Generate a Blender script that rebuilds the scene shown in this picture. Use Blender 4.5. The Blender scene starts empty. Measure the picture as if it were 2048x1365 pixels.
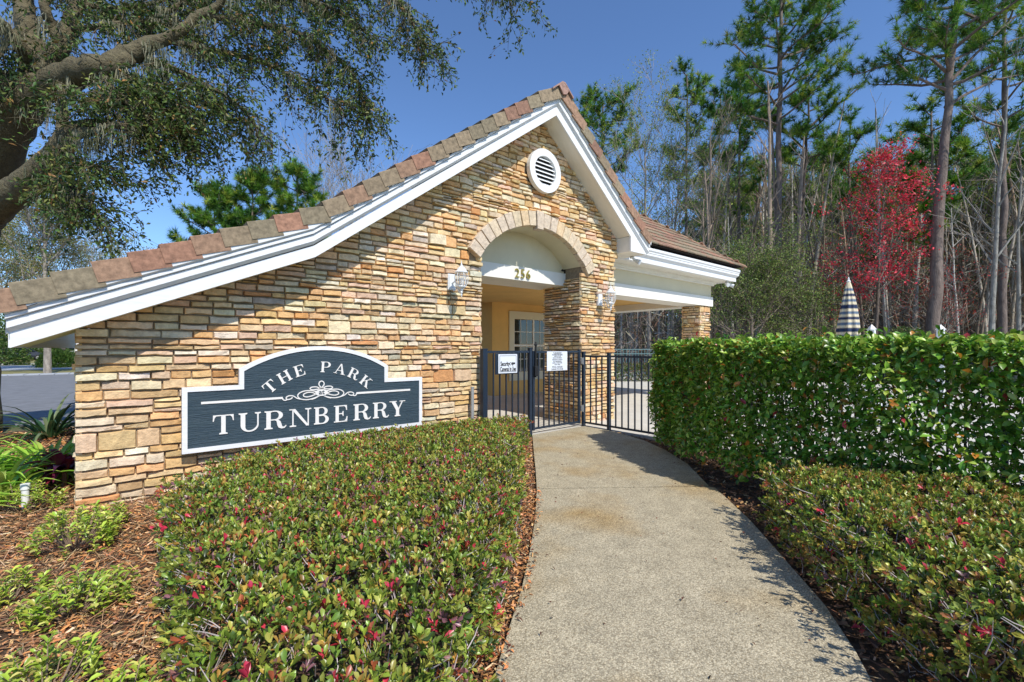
import bpy, bmesh, math, random
import numpy as np
from mathutils import Vector, Matrix
R = random.Random(7)
NR = np.random.default_rng(11)
scn = bpy.context.scene
COL = scn.collection
rad = math.radians

# ------------------------------------------------------------------ camera
cam = bpy.data.cameras.new('camera')
cam.lens = 16.07; cam.sensor_width = 36.0; cam.shift_y = 0.0071
cam.clip_start = 0.05; cam.clip_end = 1500
camo = bpy.data.objects.new('camera', cam); COL.objects.link(camo)
camo.location = (0.375, -5.816, 1.45); camo.rotation_euler = (rad(90), 0, rad(-40.09))
scn.camera = camo
# ------------------------------------------------------------------ light
SUN_EL, SUN_AZ = 49.5, 183.0          # azimuth clockwise from +Y
w = bpy.data.worlds.new('World'); scn.world = w; w.use_nodes = True
wn = w.node_tree.nodes; bg = wn['Background']
sky = wn.new('ShaderNodeTexSky'); sky.sky_type = 'NISHITA'; sky.sun_disc = False
sky.sun_elevation = rad(SUN_EL); sky.sun_rotation = rad(SUN_AZ)
sky.air_density = 0.85; sky.dust_density = 0.0; sky.ozone_density = 8.0; sky.altitude = 0
w.node_tree.links.new(sky.outputs[0], bg.inputs[0]); bg.inputs[1].default_value = 0.15
sl = bpy.data.lights.new('sun', 'SUN'); sl.energy = 3.7; sl.angle = rad(0.53); sl.color = (1, .955, .88)
so = bpy.data.objects.new('sun', sl); COL.objects.link(so)
az, el = rad(SUN_AZ), rad(SUN_EL)
sd = Vector((math.sin(az)*math.cos(el), math.cos(az)*math.cos(el), math.sin(el)))
so.rotation_euler = sd.to_track_quat('Z', 'Y').to_euler()
vs = scn.view_settings
vs.view_transform = 'Standard'; vs.look = 'None'; vs.gamma = 1; vs.exposure = 0.42
vs.use_curve_mapping = False
scn.render.engine = 'CYCLES'
scn.cycles.max_bounces = 6; scn.cycles.transparent_max_bounces = 8

# ------------------------------------------------------------------ surveying helper: bearing in the frame + distance -> world
def at(px, py, d):
    x = (px-1024)/914; z = (697-py)/914
    return Vector((0.375+d*(x*.765+.644), -5.816+d*(-x*.644+.765), 1.45+d*z))

# ------------------------------------------------------------------ materials
MATS = {}
def mat(name, col=(.5, .5, .5), rough=.7, noise=0.0, nscale=8, bump=0.0, bscale=60, metal=0, attr=False,
        trans=0.0, spec=.4, col2=None, stretch=None, bdist=.01):
    m = bpy.data.materials.new(name); m.use_nodes = True; MATS[name] = m
    nt = m.node_tree; N = nt.nodes; L = nt.links; b = N['Principled BSDF']
    b.inputs['Roughness'].default_value = rough; b.inputs['Metallic'].default_value = metal
    b.inputs['Specular IOR Level'].default_value = spec
    tc = N.new('ShaderNodeTexCoord'); src = tc.outputs['Object']
    if stretch:
        mp = N.new('ShaderNodeMapping'); mp.inputs['Scale'].default_value = stretch
        L.new(src, mp.inputs[0]); src = mp.outputs[0]
    if attr:
        a = N.new('ShaderNodeAttribute'); a.attribute_name = 'col'; c = a.outputs['Color']
    else:
        r = N.new('ShaderNodeRGB'); r.outputs[0].default_value = (*col, 1); c = r.outputs[0]
    if noise:
        n = N.new('ShaderNodeTexNoise'); n.inputs['Scale'].default_value = nscale
        n.inputs['Detail'].default_value = 8; n.inputs['Roughness'].default_value = .65
        L.new(src, n.inputs[0])
        if col2:
            mx = N.new('ShaderNodeMix'); mx.data_type = 'RGBA'
            cr = N.new('ShaderNodeMapRange'); cr.inputs[1].default_value = .5-noise/2; cr.inputs[2].default_value = .5+noise/2
            L.new(n.outputs[0], cr.inputs[0]); L.new(cr.outputs[0], mx.inputs[0])
            L.new(c, mx.inputs[6]); mx.inputs[7].default_value = (*col2, 1); c = mx.outputs[2]
        else:
            mr = N.new('ShaderNodeMapRange'); mr.inputs[1].default_value = .3; mr.inputs[2].default_value = .7
            mr.inputs[3].default_value = 1-noise; mr.inputs[4].default_value = 1+noise
            L.new(n.outputs[0], mr.inputs[0])
            mx = N.new('ShaderNodeVectorMath'); mx.operation = 'SCALE'
            L.new(c, mx.inputs[0]); L.new(mr.outputs[0], mx.inputs['Scale']); c = mx.outputs[0]
    L.new(c, b.inputs['Base Color'])
    if bump:
        n2 = N.new('ShaderNodeTexNoise'); n2.inputs['Scale'].default_value = bscale; n2.inputs['Detail'].default_value = 6
        n2.inputs['Roughness'].default_value = .6
        L.new(src, n2.inputs[0])
        bp = N.new('ShaderNodeBump'); bp.inputs['Strength'].default_value = bump; bp.inputs['Distance'].default_value = bdist
        L.new(n2.outputs[0], bp.inputs['Height']); L.new(bp.outputs[0], b.inputs['Normal'])
    if trans:
        t = N.new('ShaderNodeBsdfTranslucent'); L.new(c, t.inputs[0])
        ms = N.new('ShaderNodeMixShader'); ms.inputs[0].default_value = trans
        L.new(b.outputs[0], ms.inputs[1]); L.new(t.outputs[0], ms.inputs[2])
        L.new(ms.outputs[0], N['Material Output'].inputs[0])
    return m
stone_m = mat('ledge_stone', attr=True, rough=.85, noise=.25, nscale=13, bump=.8, bscale=30, bdist=.016, spec=.25)
mortar_m = mat('mortar', (.26, .20, .13), .95, noise=.3, nscale=20, bump=.5, bscale=90)
white_m = mat('white_painted_wood', (.78, .78, .76), .5, noise=.09, nscale=5, bump=.15, bscale=40, stretch=(1, 8, 8), bdist=.004)
cream_m = mat('cream_stucco', (.68, .61, .42), .9, noise=.06, nscale=2, bump=.25, bscale=180, bdist=.004)
paleband_m = mat('pale_band_stucco', (.80, .77, .68), .85, noise=.05, nscale=3, bump=.2, bscale=180, bdist=.004)
ochre_m = mat('ochre_stucco', (.72, .44, .14), .9, noise=.08, nscale=2, bump=.25, bscale=180, bdist=.004)
tile_m = mat('roof_tile', attr=True, rough=.88, noise=.42, nscale=18, bump=.35, bscale=120, bdist=.004)
under_m = mat('underlayment', (.03, .022, .018), .9)
board_m = mat('sign_board', (.022, .045, .065), .6, noise=.5, nscale=5, bump=1.0, bscale=12, bdist=.012, stretch=(.5, 1, 10), col2=(.045, .075, .09))
ivory_m = mat('sign_paint', (.80, .76, .70), .5, noise=.05, nscale=6, bump=.1)
signw_m = mat('sign_frame_paint', (.78, .77, .76), .5, noise=.08, nscale=6, bump=.15, bscale=30, stretch=(1, 1, 8))
navy_m = mat('fence_paint', (.016, .027, .045), .4, noise=.15, nscale=30, spec=.5)
black_m = mat('black_print', (.015, .015, .015), .6)
plate_m = mat('sign_plate', (.74, .77, .80), .4)
grey_m = mat('grey_metal', (.38, .38, .36), .5, metal=.3)
lampw_m = mat('lantern_white', (.74, .76, .76), .4)
brass_m = mat('brass_numeral', (.42, .31, .06), .35, metal=.7)
green_m = mat('far_fence_paint', (.16, .26, .26), .5)
pvc_m = mat('pvc_white', (.8, .8, .76), .4)
win_m = mat('window_frame', (.66, .60, .42), .6)
mull_m = mat('window_mullion', (.72, .70, .62), .5)
glass_m = mat('window_glass', (.012, .02, .018), .04, spec=.9)
leaf_m = mat('shrub_leaf', attr=True, rough=.34, trans=.27, spec=.5)
tleaf_m = mat('tree_leaf', attr=True, rough=.5, trans=.3, spec=.35)
twig_m = mat('twig', attr=True, rough=.9)
bark_m = mat('bark', attr=True, rough=.95, noise=.45, nscale=7, bump=1.0, bscale=22, bdist=.03, stretch=(1, 1, .35))
oakbark_m = mat('oak_bark', (.075, .058, .035), .95, noise=.6, nscale=9, bump=1.0, bscale=26, bdist=.05, col2=(.21, .18, .10))
chip_m = mat('bark_chip', attr=True, rough=.9, noise=.2, nscale=30)
lens_m = mat('lamp_glass', (.75, .78, .8), .1, spec=.8)
_n = lens_m.node_tree
_t = _n.nodes.new('ShaderNodeBsdfTransparent'); _m = _n.nodes.new('ShaderNodeMixShader'); _m.inputs[0].default_value = .16
_n.links.new(_t.outputs[0], _m.inputs[1]); _n.links.new(_n.nodes['Principled BSDF'].outputs[0], _m.inputs[2]); _n.links.new(_m.outputs[0], _n.nodes['Material Output'].inputs[0])
soil_m = mat('soil', (.085, .05, .028), .95, noise=.5, nscale=6, bump=.6, bscale=50, bdist=.02)
forest_m = mat('forest_floor', (.13, .105, .06), .95, noise=.5, nscale=1.2, bump=.6, bscale=20, bdist=.03, col2=(.09, .11, .035))
deck_m = mat('deck_concrete', (.56, .53, .46), .85, noise=.12, nscale=1.5, bump=.1, bscale=200)
lawn_m = mat('lawn_grass', (.16, .16, .045), .95, noise=.7, nscale=.6, col2=(.26, .22, .09), bump=.6, bscale=40)
asph_m = mat('asphalt', (.17, .175, .185), .9, noise=.2, nscale=3, bump=.3, bscale=150)
road_m = mat('drive_concrete', (.38, .40, .42), .9, noise=.1, nscale=.5)

# exposed aggregate concrete for the path
def path_material():
    m = bpy.data.materials.new('aggregate_concrete'); m.use_nodes = True
    N = m.node_tree.nodes; L = m.node_tree.links; b = N['Principled BSDF']
    b.inputs['Roughness'].default_value = .85; b.inputs['Specular IOR Level'].default_value = .25
    tc = N.new('ShaderNodeTexCoord'); o = tc.outputs['Object']
    v = N.new('ShaderNodeTexVoronoi'); v.inputs['Scale'].default_value = 130; L.new(o, v.inputs[0])
    cr = N.new('ShaderNodeValToRGB')
    e = cr.color_ramp.elements; e[0].position = 0; e[0].color = (.58, .52, .38, 1); e[1].position = 1; e[1].color = (.24, .19, .115, 1)
    x = e.new(.45); x.color = (.44, .38, .26, 1)
    L.new(v.outputs['Distance'], cr.inputs[0])
    sep = N.new('ShaderNodeSeparateColor'); L.new(v.outputs['Color'], sep.inputs[0])
    mr = N.new('ShaderNodeMapRange'); mr.inputs[3].default_value = .62; mr.inputs[4].default_value = 1.28; L.new(sep.outputs[0], mr.inputs[0])
    sc = N.new('ShaderNodeVectorMath'); sc.operation = 'SCALE'; L.new(cr.outputs[0], sc.inputs[0]); L.new(mr.outputs[0], sc.inputs['Scale'])
    n = N.new('ShaderNodeTexNoise'); n.inputs['Scale'].default_value = 1.1; n.inputs['Detail'].default_value = 5; L.new(o, n.inputs[0])
    mr2 = N.new('ShaderNodeMapRange'); mr2.inputs[1].default_value = .5; mr2.inputs[2].default_value = .72; L.new(n.outputs[0], mr2.inputs[0])
    mx = N.new('ShaderNodeMix'); mx.data_type = 'RGBA'; mx.blend_type = 'MULTIPLY'
    mm = N.new('ShaderNodeMath'); mm.operation = 'MULTIPLY'; mm.inputs[1].default_value = .85; L.new(mr2.outputs[0], mm.inputs[0])
    L.new(mm.outputs[0], mx.inputs[0]); L.new(sc.outputs[0], mx.inputs[6]); mx.inputs[7].default_value = (.86, .68, .42, 1)
    n3 = N.new('ShaderNodeTexNoise'); n3.inputs['Scale'].default_value = 6; n3.inputs['Detail'].default_value = 7; L.new(o, n3.inputs[0])
    mr3 = N.new('ShaderNodeMapRange'); mr3.inputs[1].default_value = .3; mr3.inputs[2].default_value = .7; mr3.inputs[3].default_value = .86; mr3.inputs[4].default_value = 1.1; L.new(n3.outputs[0], mr3.inputs[0])
    sc2 = N.new('ShaderNodeVectorMath'); sc2.operation = 'SCALE'; L.new(mx.outputs[2], sc2.inputs[0]); L.new(mr3.outputs[0], sc2.inputs['Scale'])
    L.new(sc2.outputs[0], b.inputs['Base Color'])
    bp = N.new('ShaderNodeBump'); bp.inputs['Strength'].default_value = .5; bp.inputs['Distance'].default_value = .004; bp.invert = True
    L.new(v.outputs['Distance'], bp.inputs['Height']); L.new(bp.outputs[0], b.inputs['Normal'])
    return m
path_m = path_material()

# ------------------------------------------------------------------ mesh helpers
class MB:
    """collects geometry; build() links it as ONE mesh object"""
    def __init__(s): s.v = []; s.f = []; s.c = []
    def add(s, vs, fs, col=None):
        o = len(s.v); s.v += [tuple(p) for p in vs]; s.f += [tuple(i+o for i in f) for f in fs]
        if col is not None: s.c += [col]*len(vs)
    def box(s, a, b, col=None):
        x0, y0, z0 = a; x1, y1, z1 = b
        s.add([(x0, y0, z0), (x1, y0, z0), (x1, y1, z0), (x0, y1, z0), (x0, y0, z1), (x1, y0, z1), (x1, y1, z1), (x0, y1, z1)],
              [(0, 3, 2, 1), (4, 5, 6, 7), (0, 1, 5, 4), (1, 2, 6, 5), (2, 3, 7, 6), (3, 0, 4, 7)], col)
    def bbox(s, a, b, e=.004, col=None):
        """box with chamfered vertical/horizontal edges (8-corner octa trimming)"""
        x0, y0, z0 = a; x1, y1, z1 = b; vs = []
        for z, i in ((z0, e), (z0+e, 0), (z1-e, 0), (z1, e)):
            vs += [(x0+i+e, y0+i, z), (x1-i-e, y0+i, z), (x1-i, y0+i+e, z), (x1-i, y1-i-e, z), (x1-i-e, y1-i, z), (x0+i+e, y1-i, z), (x0+i, y1-i-e, z), (x0+i, y0+i+e, z)]
        fs = [tuple(range(7, -1, -1)), tuple(range(24, 32))]
        for r in range(3):
            for k in range(8): fs.append((r*8+k, r*8+(k+1) % 8, (r+1)*8+(k+1) % 8, (r+1)*8+k))
        s.add(vs, fs, col)
    def prism(s, poly, d0, d1, fn=None, col=None):
        """poly of (a,b); fn(a,b,d)->xyz ; default facade plane (u,z) with depth v"""
        fn = fn or (lambda a, b, d: (a, d, b)); n = len(poly)
        s.add([fn(a, b, d0) for a, b in poly]+[fn(a, b, d1) for a, b in poly],
              [tuple(range(n)), tuple(range(2*n-1, n-1, -1))]+[(i, i+n, (i+1) % n+n, (i+1) % n) for i in range(n)], col)
    def strip(s, A, B, d0, d1):
        """closed band between two open polylines of (u,z) with equal counts, extruded v d0..d1"""
        n = len(A); vs = []
        for d in (d0, d1):
            vs += [(a, d, b) for a, b in A]+[(a, d, b) for a, b in B]
        fs = []
        for i in range(n-1):
            fs += [(i, i+1, n+i+1, n+i), (2*n+i, 3*n+i, 3*n+i+1, 2*n+i+1), (i, 2*n+i, 2*n+i+1, i+1), (n+i, n+i+1, 3*n+i+1, 3*n+i)]
        fs += [(0, n, 3*n, 2*n), (n-1, 3*n-1, 4*n-1, 2*n-1)]
        s.add(vs, fs)
    def tube(s, pts, rr, n=6, col=None, cap=True):
        pts = [Vector(p) for p in pts]; m = len(pts)
        if not hasattr(rr, '__len__'): rr = [rr]*m
        vs = []; ref = Vector((.31, .17, .93))
        t = (pts[1]-pts[0]).normalized(); x = t.cross(ref)
        if x.length < .1: x = t.cross(Vector((1, 0, 0)))
        x.normalize()
        for i, p in enumerate(pts):
            t = (pts[min(i+1, m-1)]-pts[max(i-1, 0)]).normalized()
            x = (x-t*x.dot(t)).normalized(); y = t.cross(x)
            for k in range(n):
                a = 2*math.pi*k/n; vs.append(p+(x*math.cos(a)+y*math.sin(a))*rr[i])
        fs = [(i*n+k, i*n+(k+1) % n, (i+1)*n+(k+1) % n, (i+1)*n+k) for i in range(m-1) for k in range(n)]
        if cap: fs += [tuple(range(n-1, -1, -1)), tuple(range((m-1)*n, m*n))]
        s.add(vs, fs, col)
    def lathe(s, prof, c, n=16, col=None):
        vs = [(c[0]+r*math.cos(2*math.pi*k/n), c[1]+r*math.sin(2*math.pi*k/n), c[2]+z) for r, z in prof for k in range(n)]
        m = len(prof)
        fs = [(i*n+k, i*n+(k+1) % n, (i+1)*n+(k+1) % n, (i+1)*n+k) for i in range(m-1) for k in range(n)]
        fs += [tuple(range(n-1, -1, -1)), tuple(range((m-1)*n, m*n))]
        s.add(vs, fs, col)
    def mesh(s, name, m, smooth=False):
        me = bpy.data.meshes.new(name); me.from_pydata(s.v, [], s.f)
        if s.c:
            a = me.color_attributes.new('col', 'FLOAT_COLOR', 'POINT')
            arr = np.ones((len(s.v), 4), 'f'); arr[:, :3] = np.array(s.c, 'f'); a.data.foreach_set('color', arr.ravel())
        if smooth: me.polygons.foreach_set('use_smooth', [True]*len(s.f))
        me.materials.append(m); me.update(); return me
    def build(s, name, m, parent=None, smooth=False):
        o = bpy.data.objects.new(name, s.mesh(name, m, smooth)); COL.objects.link(o)
        if parent: child(o, parent)
        return o
def wmat(p):
    return (wmat(p.parent) @ p.matrix_parent_inverse @ p.matrix_basis) if p.parent else p.matrix_basis.copy()
def child(o, p):
    o.parent = p; o.matrix_parent_inverse = wmat(p).inverted()
def tag(o, label=None, cat=None, group=None, kind=None):
    if label: o['label'] = label
    if cat: o['category'] = cat
    if group: o['group'] = group
    if kind: o['kind'] = kind
    return o
def empty(name, loc=(0, 0, 0), label=None, cat=None, group=None):
    o = bpy.data.objects.new(name, None); COL.objects.link(o); o.location = loc; o.empty_display_size = .1
    return tag(o, label, cat, group)
def npmesh(name, V, nf, F, m, cols=None, smooth=False):
    """V (n,3), F (k,nf) same-size polygons"""
    me = bpy.data.meshes.new(name)
    me.vertices.add(len(V)); me.vertices.foreach_set('co', np.asarray(V, 'f').ravel())
    me.loops.add(F.size); me.loops.foreach_set('vertex_index', F.ravel().astype('i'))
    me.polygons.add(len(F)); me.polygons.foreach_set('loop_start', np.arange(0, F.size, nf, dtype='i'))
    if cols is not None:
        a = me.color_attributes.new('col', 'FLOAT_COLOR', 'POINT'); arr = np.ones((len(V), 4), 'f'); arr[:, :3] = cols
        a.data.foreach_set('color', arr.ravel())
    me.materials.append(m); me.update(calc_edges=True)
    if smooth: me.shade_smooth()
    return me
def link(name, me, parent=None):
    o = bpy.data.objects.new(name, me); COL.objects.link(o)
    if parent: child(o, parent)
    return o
def unit(a): return a/np.maximum(np.linalg.norm(a, axis=1, keepdims=True), 1e-6)
def leaf_geo(P, D, Nn, Ls, Wd, detail=True, fold=.25, droop=.15):
    """P base points, D direction, Nn normals -> verts, tri faces. detail: obovate 7-vertex leaf, else 4-vertex"""
    D = unit(D); S = unit(np.cross(D, Nn)); U = np.cross(S, D); n = len(P)
    Ls = Ls[:, None]; Wd = Wd[:, None]
    if detail:
        pts = [P, P+D*Ls*.35+S*Wd*.38+U*Wd*fold, P+D*Ls*.72+S*Wd*.5+U*Wd*fold-U*Ls*droop*.3, P+D*Ls-U*Ls*droop,
               P+D*Ls*.72-S*Wd*.5+U*Wd*fold-U*Ls*droop*.3, P+D*Ls*.35-S*Wd*.38+U*Wd*fold, P+D*Ls*.55]
        T = np.array([[0, 1, 6], [1, 2, 6], [2, 3, 6], [3, 4, 6], [4, 5, 6], [5, 0, 6]])
    else:
        pts = [P, P+D*Ls*.5+S*Wd*.5+U*Wd*fold, P+D*Ls-U*Ls*droop, P+D*Ls*.5-S*Wd*.5+U*Wd*fold]
        T = np.array([[0, 1, 2], [0, 2, 3]])
    k = len(pts); V = np.stack(pts, 1).reshape(-1, 3)
    F = (T[None]+(np.arange(n)*k)[:, None, None]).reshape(-1, 3)
    return V, F, k
def palette(n, cols, wts, jit=.18):
    c = np.array(cols)[NR.choice(len(cols), n, p=np.array(wts)/sum(wts))]
    return np.clip(c*(1+NR.normal(0, jit, (n, 1)))*(1+NR.normal(0, .06, (n, 3))), .004, .95)
def add_leaves(parent, P, D, Nn, Ls, Wd, cols, m, near=0, detail=True, name='foliage', fold=.25, droop=.15):
    """joined foliage as stuff part; the `near` leaves nearest to the viewpoint become leaf parts"""
    V, F, k = leaf_geo(P, D, Nn, Ls, Wd, detail, fold, droop)
    C = np.repeat(cols, k, 0)
    idx = np.arange(len(P))
    if near:
        d = np.linalg.norm(P-np.array([.375, -5.816, 1.45]), axis=1)/Ls
        order = np.argsort(d); pick = order[:near]; idx = order[near:]
        fk = len(F)//len(P); base = F[:fk]
        for i in pick:
            me = npmesh('leaf', V[i*k:(i+1)*k], 3, base, m, C[i*k:(i+1)*k]); link('leaf', me, parent)
    fk = len(F)//len(P)
    Vs = V.reshape(-1, k, 3)[idx].reshape(-1, 3); Cs = C.reshape(-1, k, 3)[idx].reshape(-1, 3); Fs = F[:fk*len(idx)]
    o = link(name, npmesh(name, Vs, 3, Fs, m, Cs), parent); o['kind'] = 'stuff'
    return o

# ================================================================== SETTING: ground, path, deck, street
def sheet(name, poly, z, m, thick=0, label=None):
    b = MB(); n = len(poly)
    if thick: b.prism([(x, y) for x, y in poly], z-thick, z, fn=lambda a, c, d: (a, c, d))
    else: b.add([(x, y, z) for x, y in poly], [tuple(range(n))])
    o = b.build(name, m); o['kind'] = 'structure'
    if label: o['label'] = label
    return o
sheet('ground', [(-600, -200), (600, -200), (600, 700), (-600, 700)], -.075, forest_m)
def undulating(name, poly_fn, x0, x1, y0, y1, step, z, amp, m):
    nx, ny = int((x1-x0)/step), int((y1-y0)/step); b = MB(); g = {}
    for i in range(nx+1):
        for j in range(ny+1):
            x, y = x0+i*step, y0+j*step
            g[i, j] = len(b.v)
            b.v.append((x, y, z+amp*(math.sin(x*2.1+y)*math.cos(y*1.7-x*.6))+R.uniform(-.008, .008)))
    for i in range(nx):
        for j in range(ny):
            if poly_fn(x0+(i+.5)*step, y0+(j+.5)*step): b.f.append((g[i, j], g[i+1, j], g[i+1, j+1], g[i, j+1]))
    o = b.build(name, m, smooth=True); o['kind'] = 'structure'; return o
undulating('mulch_bed', lambda x, y: y < 0.02 or x < 0.02, -3.2, 6.9, -6.6, 6.2, .1, -.045, .012, soil_m)
PL = [(5.571, -.177), (4.7, -1.15), (4.1, -1.83), (3.554, -2.42), (3.05, -2.95), (2.592, -3.384), (2.2, -3.74), (1.91, -3.976), (1.588, -4.244), (1.1, -4.62), (.4, -5.1), (-.6, -5.75), (-1.6, -6.4)]
PR = [(6.9, -.16), (6.86, -.9), (6.6, -1.65), (6.251, -2.229), (5.75, -2.85), (5.065, -3.533), (4.403, -4.156), (3.851, -4.607), (3.392, -4.979), (3.052, -5.197), (2.85, -5.306), (2.2, -5.68), (1.2, -6.3), (0, -7.1)]
slab_m = mat('brushed_concrete', (.43, .395, .32), .85, noise=.10, nscale=2.5, bump=.15, bscale=160, bdist=.003)
# two slabs of the path with a control joint between them
sheet('path', PL[:3]+[(3.62, -2.36)]+[(5.07, -3.46)]+PR[4:0:-1]+[(6.9, -.16)], 0, path_m, .12)
sheet('path', [(3.60, -2.378)]+PL[4:]+PR[:4:-1]+[(5.055, -3.478)] if False else [(3.603, -2.38)]+PL[4:]+[PR[i] for i in range(len(PR)-1, 4, -1)]+[(5.05, -3.482)], -.002, path_m, .12)
sheet('pool_deck', [(4.4, -.12), (6.95, -.12), (6.95, -9), (24, -9), (24, 11.2), (12, 10.7), (4.4, 9.5)], .001, deck_m, .1)
sheet('street', [(-80, 7.0), (60, 7.0), (60, 31), (-80, 31)], -.055, asph_m)
b = MB()
for i in range(170):
    b.box((-70+i*.6, 31.0, -.07), (-70+i*.6+.57, 32.6, -.02+R.uniform(0, .012)))
o = b.build('paver_apron', road_m); o['kind'] = 'structure'
sheet('lawn', [(-90, 32.6), (60, 32.6), (60, 140), (-90, 140)], -.04, lawn_m)
sheet('driveway', [(-90, 38), (2.5, 39.5), (1.0, 52), (-90, 50)], -.03, road_m)
sheet('kerb', [(-90, 53.5), (60, 54.5), (60, 55.3), (-90, 54.3)], .08, mat('kerb_concrete', (.62, .62, .6), .8), .15)

# ================================================================== BUILDING
house = empty('pool_house', (4, 2, 0), 'stone-fronted pool house with a tall arched entry, white cornices and a tiled gable roof', 'building')
O = -.34
def SC_(u, z, k=.98206): return (.375+(u-.375)*k, 1.45+(z-1.45)*k)
# cross-measured rake line (lower edge of the fascia)
RK = [SC_(*p) for p in [(-.36, 1.452), (2.061, 2.519), (6.08, 5.498), (8.24, 3.735), (8.78, 3.44)]]
# --- stone veneer -------------------------------------------------
def lim_top(u):
    for (a, za), (c, zc) in zip(RK, RK[1:]):
        if a <= u <= c: return za+(zc-za)*(u-a)/(c-a)
    return 0
WT = [(.02, 1.62), SC_(2.061, 2.56), SC_(6.08, 5.53), (8.10, 3.80)]
AC, AZ, AR = 5.86, 2.03, 1.53
def arch_pts(r, h, n=24):
    a0 = math.asin(h/r); return [(AC+r*math.sin(-a0+2*a0*i/n), AZ+r*math.cos(-a0+2*a0*i/n)) for i in range(n+1)]
J0, J1 = 4.665, 7.0
ap = arch_pts(AR+.012, 1.19)
wall = MB()
wall.prism([(.03, -.12), (J0-.04, -.12)]+ap+[(J1+.04, -.12), (8.02, -.12), (8.02, 3.3), (8.08, 3.80)]+WT[2:0:-1]+[(.03, 1.6)], .05, .46)
facade = wall.build('facade_wall', mortar_m, house)
tag(facade, 'gold and cream ledgestone facade around the arch')
stones = []      # (importance, MB)
SC = [((.72, .52, .28), 10), ((.70, .43, .19), 5), ((.62, .31, .12), 1.0), ((.74, .60, .39), 9), ((.54, .45, .33), 1.2), ((.72, .49, .32), 4), ((.76, .66, .50), 2), ((.63, .42, .20), 3), ((.48, .32, .16), .5)]
def scol():
    c = R.choices([x[0] for x in SC], [x[1] for x in SC])[0]; k = R.uniform(.85, 1.12)
    return tuple(min(.85, x*k*R.uniform(.95, 1.05)) for x in c)
def clip(poly, f):
    out = []
    for i in range(len(poly)):
        a, c = poly[i], poly[(i+1) % len(poly)]; fa, fc = f(a), f(c)
        if fa >= 0: out.append(a)
        if (fa >= 0) != (fc >= 0):
            t = fa/(fa-fc); out.append((a[0]+(c[0]-a[0])*t, a[1]+(c[1]-a[1])*t))
    return out
def stone_geo(poly, prot, fn, d0=.052):
    """fn(a,b,d): d>0 outwards from the wall plane"""
    col = scol(); b = MB(); g = .0035
    cx = sum(p[0] for p in poly)/len(poly); cy = sum(p[1] for p in poly)/len(poly)
    if len(poly) == 4 and abs(poly[0][1]-poly[1][1]) < 1e-6:
        x0, x1 = poly[0][0]+g, poly[1][0]-g; y0, y1 = poly[0][1]+g, poly[2][1]-g
        if x1-x0 < .02 or y1-y0 < .012: return None
        nx = max(2, min(5, int((x1-x0)/.07))); cols = [i/nx for i in range(nx+1)]; e = min(.011, (y1-y0)*.22)
        vs = []; tilt = R.uniform(-.012, .016); jl, jr = R.uniform(-.006, .004), R.uniform(-.004, .006)
        base = [R.uniform(-.003, .003) for _ in cols]; wob = [R.uniform(-.009, .003) for _ in cols]; wt = [R.uniform(-.003, .009) for _ in cols]
        for r in range(4):
            for i, t in enumerate(cols):
                edge = (i == 0 or i == nx); x = x0+(x1-x0)*t
                if r == 0: vs.append(fn(x, y0+wt[i]*.6, -d0))
                elif r == 3: vs.append(fn(x, y1+wob[i], -d0))
                elif r == 1: vs.append(fn(x+(e*.6 if i == 0 else -e*.6 if i == nx else 0)+R.uniform(-.004, .004)*(not edge), y0+wt[i]+e*.7*R.uniform(.5, 1.2), prot-(.010 if edge else 0)+base[i]-tilt*.3+R.uniform(-.006, .004)))
                else: vs.append(fn(x+(e*.6 if i == 0 else -e*.6 if i == nx else 0)+R.uniform(-.004, .004)*(not edge), y1+wob[i]-e*R.uniform(.5, 1.3), prot-(.010 if edge else 0)+base[i]+tilt*.3+R.uniform(-.008, .004)))
        n = nx+1; fs = []
        for r in range(3):
            for i in range(nx): fs.append((r*n+i, r*n+i+1, (r+1)*n+i+1, (r+1)*n+i))
        fs += [(0, n, 2*n, 3*n), (n-1, 4*n-1, 3*n-1, 2*n-1)]
        # flip test: outward normal must follow fn's d axis -> left to Cycles (two sided)
        b.add(vs, fs, col)
    else:
        if len(poly) < 3: return None
        q = [(p[0]+(cx-p[0])*.04+(g if cx > p[0] else -g), p[1]+(cy-p[1])*.06+(g*.6 if cy > p[1] else -g*.6)) for p in poly]; n = len(q)
        vs = [fn(a, c, -d0) for a, c in q]+[fn(a+(cx-a)*.06, c+(cy-c)*.12, prot-.006+R.uniform(-.005, .003)) for a, c in q]+[fn(cx, cy, prot)]
        fs = [(i, (i+1) % n, (i+1) % n+n, i+n) for i in range(n)]+[(i+n, (i+1) % n+n, 2*n) for i in range(n)]
        b.add(vs, fs, col)
    return b
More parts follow.
